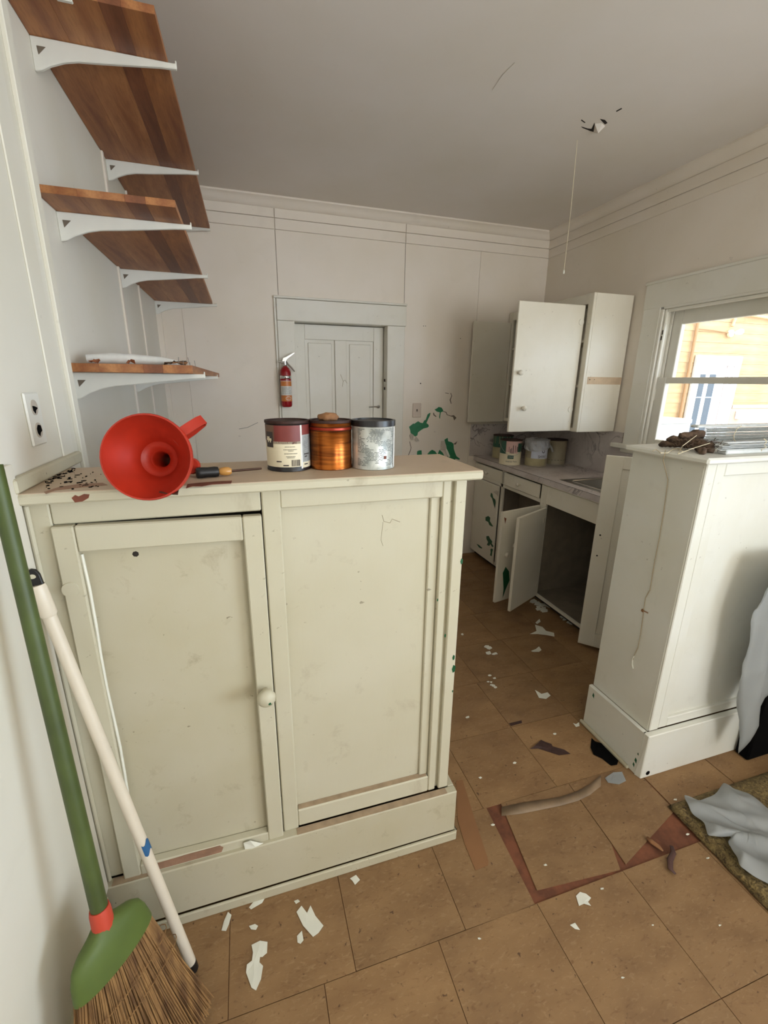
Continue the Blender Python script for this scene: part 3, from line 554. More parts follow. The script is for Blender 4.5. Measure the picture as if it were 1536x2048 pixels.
for i, p in enumerate(hp):
    t = (hp[min(i+1, 7)]-hp[max(i-1, 0)]).normalized(); nrm = t.cross(wv).normalized()
    for sx, sn in ((-1, -1), (1, -1), (1, 1), (-1, 1)): vs.append(p+wv*.010*sx+nrm*.0018*sn)
hb.add(vs, [(i*4+k, i*4+(k+1) % 4, (i+1)*4+(k+1) % 4, (i+1)*4+k) for i in range(7) for k in range(4)]).build('handle_loop', 'red', fe, smooth=True)
tb = fm+a_*.052+fd*.105
B().lathe([(.0001, 0), (.017, 0), (.019, .004), (.019, .012), (.017, .016), (.0001, .016)], fm+a_*.040+fd*.155-up_*.012, (fd+a_*.1), 20).build('spout_collar', 'red', fe, smooth=True)
sc = B().prism([at(u, v, 'z', HC+.0005) for u, v in ((318, 985), (350, 966), (360, 968), (356, 990), (335, 989))], (0, 0, .0015)).build('metal_scrap', plain('rusty_metal', srgb(96, 76, 62), .5, .4, var=.4, sc=40))
tag(sc, 'small rusty metal blade scrap under funnel right side', 'scrap')
# screwdriver
sd = empty('screwdriver', (.40, 1.15, HC+.012), 'screwdriver with black handle and amber collar beside the funnel', 'tool')
p0 = at(392, 946, 'z', HC+.0128); p1 = at(438, 943, 'z', HC+.0120); p2 = at(464, 942, 'z', HC+.0115); p3 = at(523, 937, 'z', HC+.008)
ax = (p1-p0).normalized(); L1 = (p1-p0).length
B().lathe([(.0001, 0), (.010, 0), (.0125, .003), (.0128, .010), (.0118, L1*.5), (.0125, L1*.8), (.0115, L1-.002), (.006, L1)], p0, ax, 14).build('handle', 'black', sd, smooth=True)
L2 = (p2-p1).length; B().lathe([(.006, 0), (.0085, .003), (.0105, L2*.45), (.0100, L2*.75), (.006, L2-.001), (.0001, L2)], p1, (p2-p1), 14).build('collar', 'amber', sd, smooth=True)
B().tube([p2-ax*.002, p2.lerp(p3, .85), p3], [.003, .003, .0022], 8).build('shaft', plain('dark_steel', srgb(88, 66, 56), .4, .8), sd)
# ------------------------------------------------------------------ broom and white pole
bt, bbm = atd(-6, 960, .74), atd(199, 1818, .86)
br = empty('broom', (bbm.x, bbm.y, 0), 'corn broom with green handle leaning in left corner', 'broom')
ax = (bt-bbm).normalized(); topp = bt+ax*.025
B().tube([bbm, bbm.lerp(topp, .5), topp], [.0150, .0140, .0128], 16).build('handle', 'handlegreen', br, smooth=True)
B().tube([bbm-ax*.045, bbm-ax*.004, bbm+ax*.004], [.0195, .0185, .0170], 16).build('collar', 'broomred', br, smooth=True)
hd = bbm-ax*.035; dn = Vector((.012, -.015, -1)).normalized(); dn = (-ax*.4+Vector((.10, -.02, -.6))).normalized()
wd_ = (Vector((.62, .78, .10))); wd_ = (wd_-dn*wd_.dot(dn)).normalized(); nd = dn.cross(wd_)
def ring(t, hw, th, n=28): return [hd+dn*t+wd_*hw*math.cos(2*math.pi*k/n)+nd*th*math.sin(2*math.pi*k/n) for k in range(n)]
n_ = 28; prof = [(-.004, .020, .018), (.008, .040, .020), (.016, .058, .022), (.028, .070, .024), (.050, .078, .025), (.082, .083, .026), (.088, .083, .026)]
bb = B(); vs = []
for t, hw, th in prof: vs += ring(t, hw, th)
bb.add(vs, [(i*n_+k, i*n_+(k+1) % n_, (i+1)*n_+(k+1) % n_, (i+1)*n_+k) for i in range(len(prof)-1) for k in range(n_)]+[tuple(range(n_))]).build('broom_cap', 'broomgreen', br, smooth=True)
random.seed(11); bb = B()
zend = hd.z
for i in range(900):
    s = random.uniform(-1, 1); q = random.uniform(-1, 1)*math.sqrt(max(0, 1-s*s*.9)); L = (hd.z-.012-random.random()*.02)/abs(dn.z)
    a0 = hd+dn*.082+wd_*s*.079+nd*q*.020; fan = (.050 if s > 0 else .11)*s; L1 = L
    e1 = hd+dn*L1+wd_*(s*.088+fan*1.0+random.gauss(0, .006))+nd*(q*.030+random.gauss(0, .005))
    if e1.z < .006: e1 = a0.lerp(e1, (a0.z-.006)/(a0.z-e1.z))
    e1.x = max(e1.x, .018); m = a0.lerp(e1, .5)+Vector((0, 0, 0))-wd_*fan*.08; m.x = max(m.x, .018)
    bb.tube([a0, m, e1], [.0014, .0016, .0011], 3, False)
bb.build('bristles', 'straw', br, kind='stuff')
for t in (.15, .20): 
    k_ = .085+(t-.10)*.26; B().tube([hd+dn*t+wd_*(k_+.004)*math.cos(2*math.pi*k/24)+nd*.029*math.sin(2*math.pi*k/24) for k in range(25)], .0009, 5).build('stitching', 'straw', br)
pt, pb = Vector((.016, .985, 1.125)), at(388, 1941, 'z', .008)
po = empty('white_pole', (pb.x, pb.y, 0), 'long white pole leaning against the cream cabinet door', 'pole')
ax = (pt-pb).normalized(); L = (pt-pb).length
B().lathe([(.0001, .030), (.0125, .030), (.0128, .04), (.0125, L-.10)], pb, ax, 18).build('shaft', 'pole', po, smooth=True)
B().lathe([(.0125, L-.105), (.0155, L-.100), (.0155, L-.045), (.0140, L-.035), (.0001, L-.035)], pb, ax, 18).build('sleeve', 'pole', po, smooth=True)
B().lathe([(.0001, 0), (.010, .001), (.013, .006), (.0132, .030), (.0001, .031)], pb, ax, 16).build('end_cap', 'black', po, smooth=True)
hw = ax.cross(Vector((0, -1, 0))).normalized(); q0 = pb+ax*(L-.036); ho = []
for s_, t_ in ((-.012, 0), (.012, 0), (.012, .022), (.008, .032), (0, .036), (-.008, .032), (-.012, .022)): ho.append(q0+hw*s_+ax*t_+Vector((0, -.004, 0)))
B().prism(ho, (0, .008, 0)).build('hanger_cap', 'black', po, .001)
B().lathe([(.006, 0), (.0001, .0004)], q0+ax*.020+Vector((0, -.0042, 0)), (0, -1, 0), 12).build('hanger_hole', 'cream', po)
k = (268-388)/(50-388); tp = pb.lerp(pt, .37)
_s = Vector((.8, -.6, 0)); _s = (_s-ax*_s.dot(ax)).normalized(); _t = ax.cross(_s)
B().add([tp+ax*(h+.006*math.sin(k))+(_s*math.cos(k*.26)+_t*math.sin(k*.26))*.0137 for k in range(-3, 5) for h in (-.015, .015)], [(2*k, 2*k+2, 2*k+3, 2*k+1) for k in range(7)]).build('tape_piece', 'bluetape', po, solid=.0005)
# ------------------------------------------------------------------ right divider cabinet
rc = empty('divider_cabinet', (2.3, 1.17, 0), 'waist-high white painted cabinet reaching the right wall, blinds on top', 'cabinet')
B().box(XR, XR+.016, YF+.004, YB, .2, 1.25).build('side_board', 'rcab', rc, .002)
box('back_board', 'rcab', XR+.016, W, YB-.012, YB, .2, 1.25, rc)
B().box(XR-.010, XR, YF+.15, YF+.156, .22, 1.235)
def rf(n, x0, x1, z0, z1, dy=0, bv=.003): return box(n, 'rcab', x0, x1, YF-dy, YF+.02-dy, z0, z1, rc, bv)
rf('corner_stile', XR+.001, 1.895, .205, 1.25, .003); rf('stile', 1.897, 1.940, .205, 1.25); rf('rail', 1.940, 2.36, 1.205, 1.25); rf('rail', 1.940, 2.36, .205, .245)
rf('stile', 2.36, 2.42, .205, 1.25); rf('rail', 2.42, 2.78, 1.205, 1.25); rf('rail', 2.42, 2.78, .205, .245); rf('stile', 2.78, W, .205, 1.25)
box('fixed_panel', 'rcab', 1.935, 2.79, YF+.013, YF+.022, .24, 1.21, rc)
B().box(XR-.020, W, YF-.024, YF-.001, .0, .203).box(XR-.020, XR-.001, YF-.001, YB+.004, .0, .203).build('base_board', 'rcab', rc, .003)
B().box(XR-.034, XR-.021, YF+.03, YB+.01, 0, .014).build('shoe_moulding', 'cream_dirty', rc, .003)
box('wooden_top', 'rcab', XR-.030, W, YF-.026, YB+.012, HC-.022, HC, rc, .006)
B().lathe([(.010, 0), (.009, .001), (.0001, .001)], (XR+.013, YF-.0245, .022), (0, -1, 0), 9).build('dark_hole', 'blackm', rc)
for z, y, s_ in ((.06, YF+.01, .012), (.035, YF+.015, .010), (.17, YB-.03, .012), (.095, YF+.006, .006)):
    B().prism([(XR-.0206, y-s_*.4, z-s_), (XR-.0206, y+s_*.4, z-s_*.3), (XR-.0206, y+s_*.2, z+s_), (XR-.0206, y-s_*.4, z+s_*.4)], (.001, 0, 0)).build('paint_chip', 'green_dark', rc)
# hanging thin cord on its side
cx_ = XR-.004
crd = [Vector((cx_-.03, 1.165, HC+.004)), Vector((cx_-.032, 1.165, HC-.03))]+[at(u, v, 'x', cx_) for u, v in ((1336, 960), (1328, 1020), (1318, 1080), (1308, 1130), (1300, 1180), (1291, 1196), (1288, 1215), (1285, 1240), (1281, 1270), (1276, 1295), (1268, 1312), (1265, 1322))]
ce = empty('hanging_cord', (cx_, 1.17, HC), 'thin old cord hanging down side of right white cabinet', 'cord')
B().tube(crd, .0016, 5).build('cord', 'cord', ce)
B().tube([at(u, v, 'x', cx_) for u, v in ((1268, 1312), (1265, 1318), (1264, 1328), (1266, 1337))], [.002, .0035, .0042, .003], 6).build('cord_tip', 'chip', ce)
B().lathe([(.006, 0), (.007, .002), (.004, .006), (.0001, .007)], at(1286, 1221, 'x', XR), (-1, 0, 0), 9).tube([at(1286, 1221, 'x', XR-.006), at(1296, 1226, 'x', XR-.004)], .002, 5).build('cord_nail', 'rock', ce)
# open panelled leaf on the kitchen side of the right cabinet
h0 = Vector((2.715, 1.348, 0)); f0 = Vector((2.245, 1.865, 0)); dl = (f0-h0); Ld = dl.length; dl.normalize(); nl = Vector((-dl.y, dl.x, 0))
if nl.dot(Vector((-1, -1, 0))) < 0: nl = -nl
lm = Matrix(((dl.x, nl.x, 0, h0.x), (dl.y, nl.y, 0, h0.y), (0, 0, 1, 0), (0, 0, 0, 1)))
le = empty('cabinet_leaf', h0+Vector((0, 0, .02)), 'open panelled door swung out behind the right white cabinet', 'cabinet door')
zt = 1.135
for n2, x0, x1, z0, z1 in (('stile', Ld-.085, Ld, .02, zt), ('stile', 0, .07, .02, zt), ('rail', .07, Ld-.085, zt-.065, zt), ('rail', .07, Ld-.085, .02, .105)):
    B().box(x0, x1, -.010, .012, z0, z1, lm).build(n2, 'kcab', le, .002)
B().box(.06, Ld-.08, -.004, .002, .09, zt-.05, lm).build('leaf_panel', 'kcab', le)
for z in (.70, .58): B().lathe([(.005, 0), (.0001, .001)], lm @ Vector((Ld-.03, .0125, z)), nl, 8).build('nail_hole', 'dark', le)
# items on right cabinet: rag, string, blinds
rg = empty('brown_rag', (1.95, 1.17, HC), 'matted dark brown rag on front corner of right cabinet top', 'rag')
random.seed(21)
def lump(pts, rs, seed):
    path = []; m = 14
    P_ = [Vector(p) for p in pts]
    for i in range(m):
        t = i/(m-1)*(len(P_)-1); k = min(int(t), len(P_)-2); path.append(P_[k].lerp(P_[k+1], t-k))
    R_ = [(rs[min(int(i/(m-1)*(len(rs)-1)), len(rs)-1)])*(1+.25*noise.noise(Vector((i*.7, seed, 0)))) for i in range(m)]
    R_[0] *= .45; R_[-1] *= .35
    b = B().tube(path, R_, 12)
    for v in b.v:
        v += Vector((noise.noise(v*90+Vector((seed, 0, 0))), noise.noise(v*90+Vector((0, seed, 5))), noise.noise(v*90+Vector((3, 0, seed)))))*.006
        v.z = max(v.z, HC+.0005)
    return b
zz = HC
for i, (pts, rs) in enumerate(((((1.885, 1.25, zz+.012), (1.93, 1.235, zz+.016), (1.985, 1.20, zz+.016)), (.012, .014, .014)), (((1.905, 1.24, zz+.03), (1.96, 1.21, zz+.034), (1.995, 1.19, zz+.034)), (.012, .014, .012)), (((1.95, 1.19, zz+.022), (1.955, 1.16, zz+.022), (1.945, 1.12, zz+.014)), (.016, .017, .012)), (((1.96, 1.17, zz+.016), (1.975, 1.135, zz+.018), (1.93, 1.10, zz+.012)), (.014, .015, .011)), (((1.93, 1.14, zz+.010), (1.90, 1.10, zz+.010), (1.875, 1.075, zz+.009)), (.010, .011, .008)), (((1.93, 1.22, zz+.040), (1.97, 1.20, zz+.052), (2.005, 1.185, zz+.050)), (.012, .015, .010)))):
    lump(pts, rs, i*3.1).build('rag_fold', 'rag', rg, smooth='all')
fb = B()
for i in range(160):
    a = Vector((random.uniform(1.885, 1.985), random.uniform(1.09, 1.22), HC+random.uniform(.008, .04))); d_ = Vector((random.uniform(-1, 1.4), random.uniform(-1, .2), random.uniform(-.5, .6))).normalized()*random.uniform(.012, .030); e_ = a+d_; e_.z = max(e_.z, HC+.001); fb.tube([a, a+d_*.5+Vector((0, 0, .002)), e_], [.0013, .001, .0005], 3)
fb.build('rag_fringe', 'rag', rg, kind='stuff')
sg = B().tube([at(u, v, 'z', HC+.004) for u, v in ((1306, 902), (1312, 899), (1322, 906), (1335, 906), (1345, 899), (1357, 897))]+[Vector((1.84, 1.12, HC+.006))], .0016, 5)
sg.tube([Vector((1.98, 1.19, HC+.050)), at(1365, 892, 'z', HC+.03), at(1358, 904, 'z', HC+.003), at(1356, 908, 'z', HC+.002)], .0012, 5).tube([at(1356, 908, 'z', HC+.002), at(1385, 897, 'z', HC+.018), at(1420, 886, 'z', HC+.036)], .0012, 5)
o = sg.build('loose_string', 'string'); tag(o, 'loops of cream string lying over the brown rag', 'string')
def blind(label, x0, y0, z0, nsl, mat, droop, cat='blind', wdt=.028, dx=.004):
    e = empty('folded_blind', (x0+.4, y0, z0), label, cat); random.seed(int(x0*1000))
    z = z0
    for i in range(nsl):
        xs = x0+random.uniform(-.012, .012)+i*dx; yj = y0+random.uniform(-.007, .005); th = .0022
        zz_ = z+random.uniform(0, .0008)
        vs = []; X1_ = W-.02
        for k in range(7):
            x = xs+(X1_-xs)*k/6; zk = zz_-(droop*k/6 if k else 0); zk = max(zk, z0 if i == 0 else z0+.0)
            for j, (yy, zb) in enumerate(((-wdt/2, 0), (0, .002), (wdt/2, 0))): vs.append((x, yj+yy, zk+zb))
            for j, (yy, zb) in enumerate(((wdt/2, -th+.003-.0015), (0, .002-.0012), (-wdt/2, -.0014))): vs.append((x, yj+yy, zk+zb))
        B().add(vs, [(k*6+a, k*6+(a+1) % 6, (k+1)*6+(a+1) % 6, (k+1)*6+a) for k in range(6) for a in range(6)]+[(0, 1, 2, 3, 4, 5), (36, 41, 40, 39, 38, 37)]).build('slat', mat, e)
        z += .0054
    return e, z
b1, zt1 = blind('front stack of white blind slats with cord on right cabinet', 1.935, 1.075, HC+.0165, 5, 'blind', 0)
box('bottom_rail', 'blind', 1.955, W-.02, 1.058, 1.092, HC+.0002, HC+.0145, b1, .003)
b2, zt2 = blind('rear taller stack of grey-white blind slats against window', 2.02, 1.215, HC+.018, 10, plain('blind_grey', srgb(214, 216, 212), .45, var=.12, sc=50), .0)
box('head_rail', 'blind', 2.06, W-.02, 1.20, 1.235, HC+.0002, HC+.016, b2, .003)
box('top_rail', 'blind', 1.99, W-.02, 1.20, 1.232, zt2+.001, zt2+.010, b2, .003)
for e_, x, y, z in ((b1, 2.12, 1.06, zt1), (b1, 2.16, 1.058, zt1), (b2, 2.18, 1.198, zt2)):
    random.seed(int(x*999)); pts = [Vector((x, y, HC+.004))]
    for k in range(6): pts.append(Vector((x+random.uniform(-.012, .012), y-.003+random.uniform(-.003, .001), HC+.006+(z-HC)*(k+1)/6)))
    B().tube(pts, .0013, 5).build('blind_cord', 'string', e_)
# ------------------------------------------------------------------ kitchen counter, sink and base cabinets
XF = 2.322; XC = 2.301; ZC = .894
bc_ = empty('base_cabinet', (2.58, 2.4, 0), 'white kitchen base cabinet with drawers and two open doors, green chips', 'cabinet')
kf = lambda n2, y0, y1, z0, z1, m='kcab', par=None, d=0, bv=.002: box(n2, m, XF-d, XF+.018-d, y0, y1, z0, z1, par or bc_, bv)
kf('top_rail', 1.90, D-.003, .842, .8552); kf('mid_rail', 2.463, D-.003, .715, .742); kf('apron', 1.946, 2.399, .722, .842, bv=.001)
for y0, y1, z0 in ((D-.03, D-.003, .055), (2.925, 2.955, .055), (2.40, 2.462, .055), (1.90, 1.945, .055)): kf('stile', y0, y1, z0, .8415)
kf('drawer_divider', 2.915, 2.935, .742, .842); kf('bottom_rail', 1.94, D-.003, .050, .066, bv=.001)
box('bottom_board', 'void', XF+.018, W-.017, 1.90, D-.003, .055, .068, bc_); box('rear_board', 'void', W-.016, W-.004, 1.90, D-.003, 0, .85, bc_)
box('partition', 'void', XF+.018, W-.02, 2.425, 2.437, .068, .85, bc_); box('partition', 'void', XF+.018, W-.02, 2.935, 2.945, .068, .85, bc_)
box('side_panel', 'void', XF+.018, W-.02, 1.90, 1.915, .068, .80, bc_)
box('dark_fill_block', 'void', XF+.16, W-.02, 2.44, 2.93, .068, .70, bc_)  # solid block filling the bay behind the open door, in darkened board colour
box('cross_rail', 'kcab', W-.045, W-.017, 1.92, 2.42, .40, .445, bc_, .003)
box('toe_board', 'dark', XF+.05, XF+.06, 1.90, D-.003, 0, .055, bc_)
for y0, y1 in ((2.943, 3.335), (2.468, 2.908)):
    d_ = box('drawer_front', 'kcab', XF-.014, XF, y0, y1, .744, .838, bc_, .004)
    B().lathe([(.006, 0), (.006, .012), (.013, .018), (.014, .024), (.010, .029), (.0001, .030)], (XF-.014, (y0+y1)/2, .792), (-1, 0, 0), 14).build('knob', 'kcab', d_, smooth='all')
dA = box('door', 'kcab', XF-.014, XF, 2.962, 3.345, .058, .714, bc_, .004)
zz5 = lambda pts: [(920+x/5.12, 880+y/5.12) for x, y in pts]
for pts in ([(318, 540), (332, 550), (340, 590), (362, 610), (366, 640), (358, 700), (345, 660), (330, 600), (312, 575)], [(262, 790), (290, 778), (310, 795), (306, 830), (330, 870), (342, 885), (325, 885), (300, 870), (290, 840), (262, 825)], [(270, 985), (295, 982), (308, 1010), (330, 1040), (325, 1060), (345, 1090), (330, 1095), (310, 1065), (300, 1085), (275, 1075), (290, 1045), (272, 1015)], [(170, 1062), (195, 1075), (228, 1105), (222, 1112), (195, 1100)], [(322, 1110), (338, 1120), (330, 1150), (325, 1190), (308, 1180), (315, 1150), (312, 1120)]):
    q = [at(u, v, 'x', XF-.0145) for u, v in zz5(pts)]; B().prism(q, (-.0008, 0, 0)).build('paint_chip', 'green_dark', dA)
flap(dA, zz5([(345, 530), (380, 515), (410, 525), (408, 580), (385, 560)]), 'x', XF-.0145, (-1, 0, 0), [.004, .008, .014, .016, .006])
def kdoor(hy, free, label, zt_, chips):
    h = Vector((XF-.004, hy, 0)); f = Vector((free[0], free[1], 0)); d = (f-h); L = d.length; d.normalize(); n2 = Vector((-d.y, d.x, 0))
    if n2.y > 0: n2 = -n2
    m = Matrix(((d.x, n2.x, 0, h.x), (d.y, n2.y, 0, h.y), (0, 0, 1, 0), (0, 0, 0, 1)))
    o = B().box(0, L, -.009, .009, .06, zt_, m).build('door', 'kcab', bc_, .002, label=label)
    B().box(L*.99, L+.001, -.0095, .0095, .062, zt_-.002, m).build('door_edge', 'kcab', o)
    for pts, mt in chips: B().prism([m @ Vector((x*L, .0093, z)) for x, z in pts], n2*.0008).build('paint_chip', mt, o)
    for z in (.60, .14): B().box(.004, .03, .009, .0115, z, z+.035, m).build('hinge', 'kcab', o)
    B().lathe([(.006, 0), (.006, .010), (.014, .017), (.015, .023), (.0001, .028)], m @ Vector((L-.04, -.009, .50)), -n2, 12).build('knob', 'kcab', o, smooth='all')
    return o, m, L, n2
d1, m1, L1_, n1 = kdoor(2.455, (1.975, 2.372), 'open door with large green chip', .70, [([(.80, .15), (.86, .27), (.80, .31), (.70, .27), (.66, .20), (.74, .14), (.80, .08)], 'green_dark'), ([(.55, .50), (.60, .56), (.52, .62), (.50, .52)], 'green_dark'), ([(.90, .655), (.96, .665), (.92, .62)], 'rust')])
B().lathe([(.010, 0), (.017, .006), (.016, .012), (.0001, .016)], m1 @ Vector((L1_*.82, .009, .40)), n1, 10).build('latch', 'kcab', d1, smooth='all')
d2, m2_, L2_, n2_ = kdoor(2.392, (2.005, 2.235), 'open door beneath the sink', .70, [])
ct = empty('countertop', (2.57, 2.4, .855), 'grey marble-patterned laminate kitchen worktop along right wall', 'countertop')
sy0, sy1, sx0, sx1 = 1.975, 2.335, 2.375, 2.775
B().box(XC, sx0, 1.885, D-.002, .856, ZC).box(sx1, W-.001, 1.885, D-.002, .856, ZC).box(sx0, sx1, sy1, D-.002, .856, ZC).box(sx0, sx1, 1.885, sy0, .856, ZC).build('worktop', 'marble', ct)
box('front_edge', 'marble', XC-.003, XC, 1.885, D-.002, .8565, ZC-.001, ct)
box('edge_line', 'dark', XC-.0034, XC, 1.885, D-.002, ZC-.0015, ZC-.0005, ct)
o = box('backsplash', 'marble', 2.25, W-.008, D-.012, D-.005, ZC+.0002, 1.155, bevel=.001); tag(o, 'marble laminate backsplash on the far wall behind paint cans', 'backsplash')
o = B().box(W-.008, W-.001, 2.36, D-.013, ZC+.0002, 1.185).box(W-.008, W-.001, 1.90, 2.36, ZC+.0002, 1.058).build('backsplash', 'marble'); tag(o, 'marble laminate backsplash on right wall under hanging cupboard', 'backsplash')
sk = empty('sink', (2.575, 2.155, ZC), 'stainless steel drop-in kitchen sink below window', 'sink')
rim = B(); rz = ZC+.003
for x0, x1, y0, y1 in ((sx0-.012, sx0+.030, sy0-.012, sy1+.012), (sx1-.06, sx1+.012, sy0-.012, sy1+.012), (sx0+.030, sx1-.06, sy1-.04, sy1+.012), (sx0+.030, sx1-.06, sy0-.012, sy0+.04)): rim.box(x0, x1, y0, y1, ZC+.0003, rz)
rim.build('sink_rim', 'steel', sk, .001)
bx0, bx1, by0, by1 = sx0+.030, sx1-.06, sy0+.04, sy1-.04
B().add([(bx0, by0, rz), (bx1, by0, rz), (bx1, by1, rz), (bx0, by1, rz), (bx0+.02, by0+.02, rz-.16), (bx1-.02, by0+.02, rz-.16), (bx1-.02, by1-.02, rz-.16), (bx0+.02, by1-.02, rz-.16)], [(0, 1, 5, 4), (1, 2, 6, 5), (2, 3, 7, 6), (3, 0, 4, 7), (4, 5, 6, 7)]).build('basin', 'steel', sk, .0, solid=.002)
B().tube([(bx0, by0, rz+.001), (bx0, by1-.02, rz+.001), (bx0+.02, by1, rz+.001), (bx1, by1, rz+.001)], .003, 6).build('rim_bead', 'steel', sk)
B().lathe([(.0001, 0), (.04, 0), (.042, .003)], (2.57, 2.155, rz-.159), (0, 0, 1), 20).build('drain', 'chrome', sk)
# paint cans on the kitchen counter
RG, HG = .080, .187
def kcan(name, label, c, body, r=RG, h=HG): return can(name, label, c, r, h, body, 'rustrim')
cA = (2.485, 3.24, ZC); e = kcan('paint_can', 'dark green and tan paint can, farthest left on kitchen counter', cA, 'cantan'); lab(e, cA, RG, 'cangreen', -120, 60, .115, .182); lab(e, cA, RG, 'cangreen', -120, -30, .09, .12)
_p = at(1025, 931, 'z', ZC); cB = (_p.x+.022, _p.y+.077, ZC); e = kcan('paint_can', 'cream pink and green paint can in front of kitchen can row', cB, 'cream_label')
lab(e, cB, RG, 'canpink', -60, 75, .100, .184); lab(e, cB, RG, 'cangreen', -110, -58, .085, .184); lab(e, cB, RG, 'cangreen', -2, 110, .100, .165, dr_=.0007)
lab(e, cB, RG, 'canpink', -38, 6, .09, .184, dr_=.0010)
lab(e, cB, RG, 'cangreen', -46, -14, .050, .075, dr_=.0012)
sk_ = B()
for a0, a1, z0, z1 in ((-42, -40, .10, .14), (-36, -33, .095, .125), (-30, -27, .09, .13), (-22, -18, .09, .15), (-20, -19, .15, .158), (-10, -7, .10, .15), (0, 4, .105, .14), (6, 9, .10, .15)): sk_.cylpatch(cB, RG+.0016, a0, a1, z0, z1, 2)
sk_.build('label_picture', 'ink', e)
def cyltext(par, s, c, r, a0, z, size, mat, sx=1.0):
    cu = bpy.data.curves.new('t', 'FONT'); cu.body = s; cu.size = size; to = bpy.data.objects.new('t', cu); C.objects.link(to)
    dg = bpy.context.evaluated_depsgraph_get(); dg.update(); me = bpy.data.meshes.new_from_object(to.evaluated_get(dg)); vs = []
    for v in me.vertices:
        a = math.radians(a0)+v.co.x*sx/r; vs.append((c[0]+r*math.sin(a), c[1]-r*math.cos(a), c[2]+z+v.co.y))
    fs = [tuple(p.vertices) for p in me.polygons]; bpy.data.objects.remove(to); bpy.data.curves.remove(cu)
    return B().add(vs, fs).build('lettering', mat, par)
cyltext(e, 'Interior Paint', cB, RG+.0009, -54, .024, .016, 'ink')
cyltext(e, 'COLOR', cB, RG+.0018, -42, .060, .011, 'paper')
B().tube([(cB[0]+(RG+.002)*math.sin(math.radians(a)), cB[1]-(RG+.002)*math.cos(math.radians(a)), cB[2]+.16-.085*math.sin(math.pi*(a+110)/180)) for a in range(-110, 71, 12)], .0014, 5).build('bail_handle', 'steel', e)
_p = at(1075, 934, 'z', ZC); cC = (_p.x+.030, _p.y+.074, ZC); e = kcan('paint_can', 'white and blue lettered can wrapped at top in clear plastic', cC, 'cangrey')
cC_ = cC; lab(e, cC, RG, plain('can_pale', srgb(196, 200, 214), .4), -62, 46, .060, .182); lab(e, cC, RG, 'canblue', -8, 22, .133, .145, dr_=.001)
lab(e, cC, RG, 'cantan', -100, 20, .004, .062, .008)
cyltext(e, 'SHWI', cC, RG+.001, -26, .066, .030, 'ink', .85)
B().add([(cC[0]+(RG+.0014)*math.sin(math.radians(2)+q*math.cos(k*math.pi/8)/RG), cC[1]-(RG+.0014)*math.cos(math.radians(2)+q*math.cos(k*math.pi/8)/RG), cC[2]+.115+q*math.sin(k*math.pi/8)) for q in (.007, .012) for k in range(16)], [(k, (k+1) % 16, 16+(k+1) % 16, 16+k) for k in range(16)]).build('emblem', 'ink', e)
random.seed(9); wv_ = []
for j in range(7):
    for k in range(28):
        a = 2*math.pi*k/28; t = j/6; r = (RG-.03)*(1-t)*0+[.03, .06, RG+.004, RG+.010, RG+.008, RG+.010, RG+.013][j]; z = [HG+.012, HG+.014, HG+.006, HG-.012, HG-.03, HG-.045, HG-.055][j]
        n3 = noise.noise(Vector((k*.9, j*.8, 2)))*.010; front = (.6+.4*math.cos(a+math.pi/2+.9)); z = HG+.012-(HG+.012-z)*(.35+.9*front)
        wv_.append((cC[0]+(r+n3)*math.cos(a), cC[1]+(r+n3)*math.sin(a), cC[2]+z+n3*.8))
o = B().add(wv_, [(j*28+k, j*28+(k+1) % 28, (j+1)*28+(k+1) % 28, (j+1)*28+k) for j in range(6) for k in range(28)]).build('plastic_wrap', 'wrap', e, solid=.0006)
B().tube([(cC[0]+.075, cC[1]-.03, ZC+.16), (cC[0]+.095, cC[1]-.045, ZC+.135), (cC[0]+.108, cC[1]-.05, ZC+.105)], [.012, .009, .006], 8).build('wrap_tail', 'wrap', e)
_p = at(1117, 931, 'z', ZC); cD = (min(_p.x+.034, W-.092), _p.y+.100, ZC); e = kcan('paint_can', 'dull grey plain paint can at right end of kitchen can row', cD, 'cangrey'); lab(e, cD, RG, 'dark', -100, 100, .034, .037)
# ------------------------------------------------------------------ upper cabinet on right wall
XU = 2.526; uc = empty('wall_cupboard', (2.68, 2.9, 1.18), 'white hanging cupboard with both doors open on right wall', 'cupboard')
UY, UZ0, UZ1 = 2.441, 1.186, 2.025
sp_ = box('side_panel', 'kcab', XU+.018, W-.010, UY, UY+.018, UZ0, UZ1, uc, .002)
box('torn_strip', plain('torn_tan', srgb(206, 180, 150), .7, var=.2, sc=15), XU+.030, W-.012, UY-.0012, UY+.001, 1.49, 1.535, sp_)
for x in (XU+.045, XU+.052, XU+.085): B().lathe([(.003, 0), (.0001, .001)], (x, UY-.0013, 1.512+(x*37 % .01)), (0, -1, 0), 7).build('nail_hole', 'dark', sp_)
box('rear_panel', 'kcab', W-.010, W-.003, UY+.02, D-.005, UZ0, UZ1, uc); box('top_panel', 'kcab', XU+.018, W-.01, UY+.018, D-.005, UZ1-.018, UZ1, uc); box('bottom_panel', 'kcab', XU+.018, W-.01, UY+.018, D-.005, UZ0, UZ0+.018, uc)
box('side_panel', 'kcab', XU+.018, W-.01, D-.02, D-.006, UZ0, UZ1, uc)
for y0, y1 in ((UY, UY+.045), (2.915, 2.955), (D-.065, D-.012)): box('stile', 'kcab', XU, XU+.018, y0, y1, UZ0, UZ1, uc, .002)
box('rail', 'kcab', XU, XU+.018, UY+.045, D-.065, UZ1-.06, UZ1, uc, .002); box('rail', 'kcab', XU, XU+.018, UY+.045, D-.065, UZ0, UZ0+.025, uc, .002)
for z in (1.47, 1.745): box('inner_shelf', 'kcab', XU+.019, W-.011, UY+.019, D-.021, z, z+.016, uc)
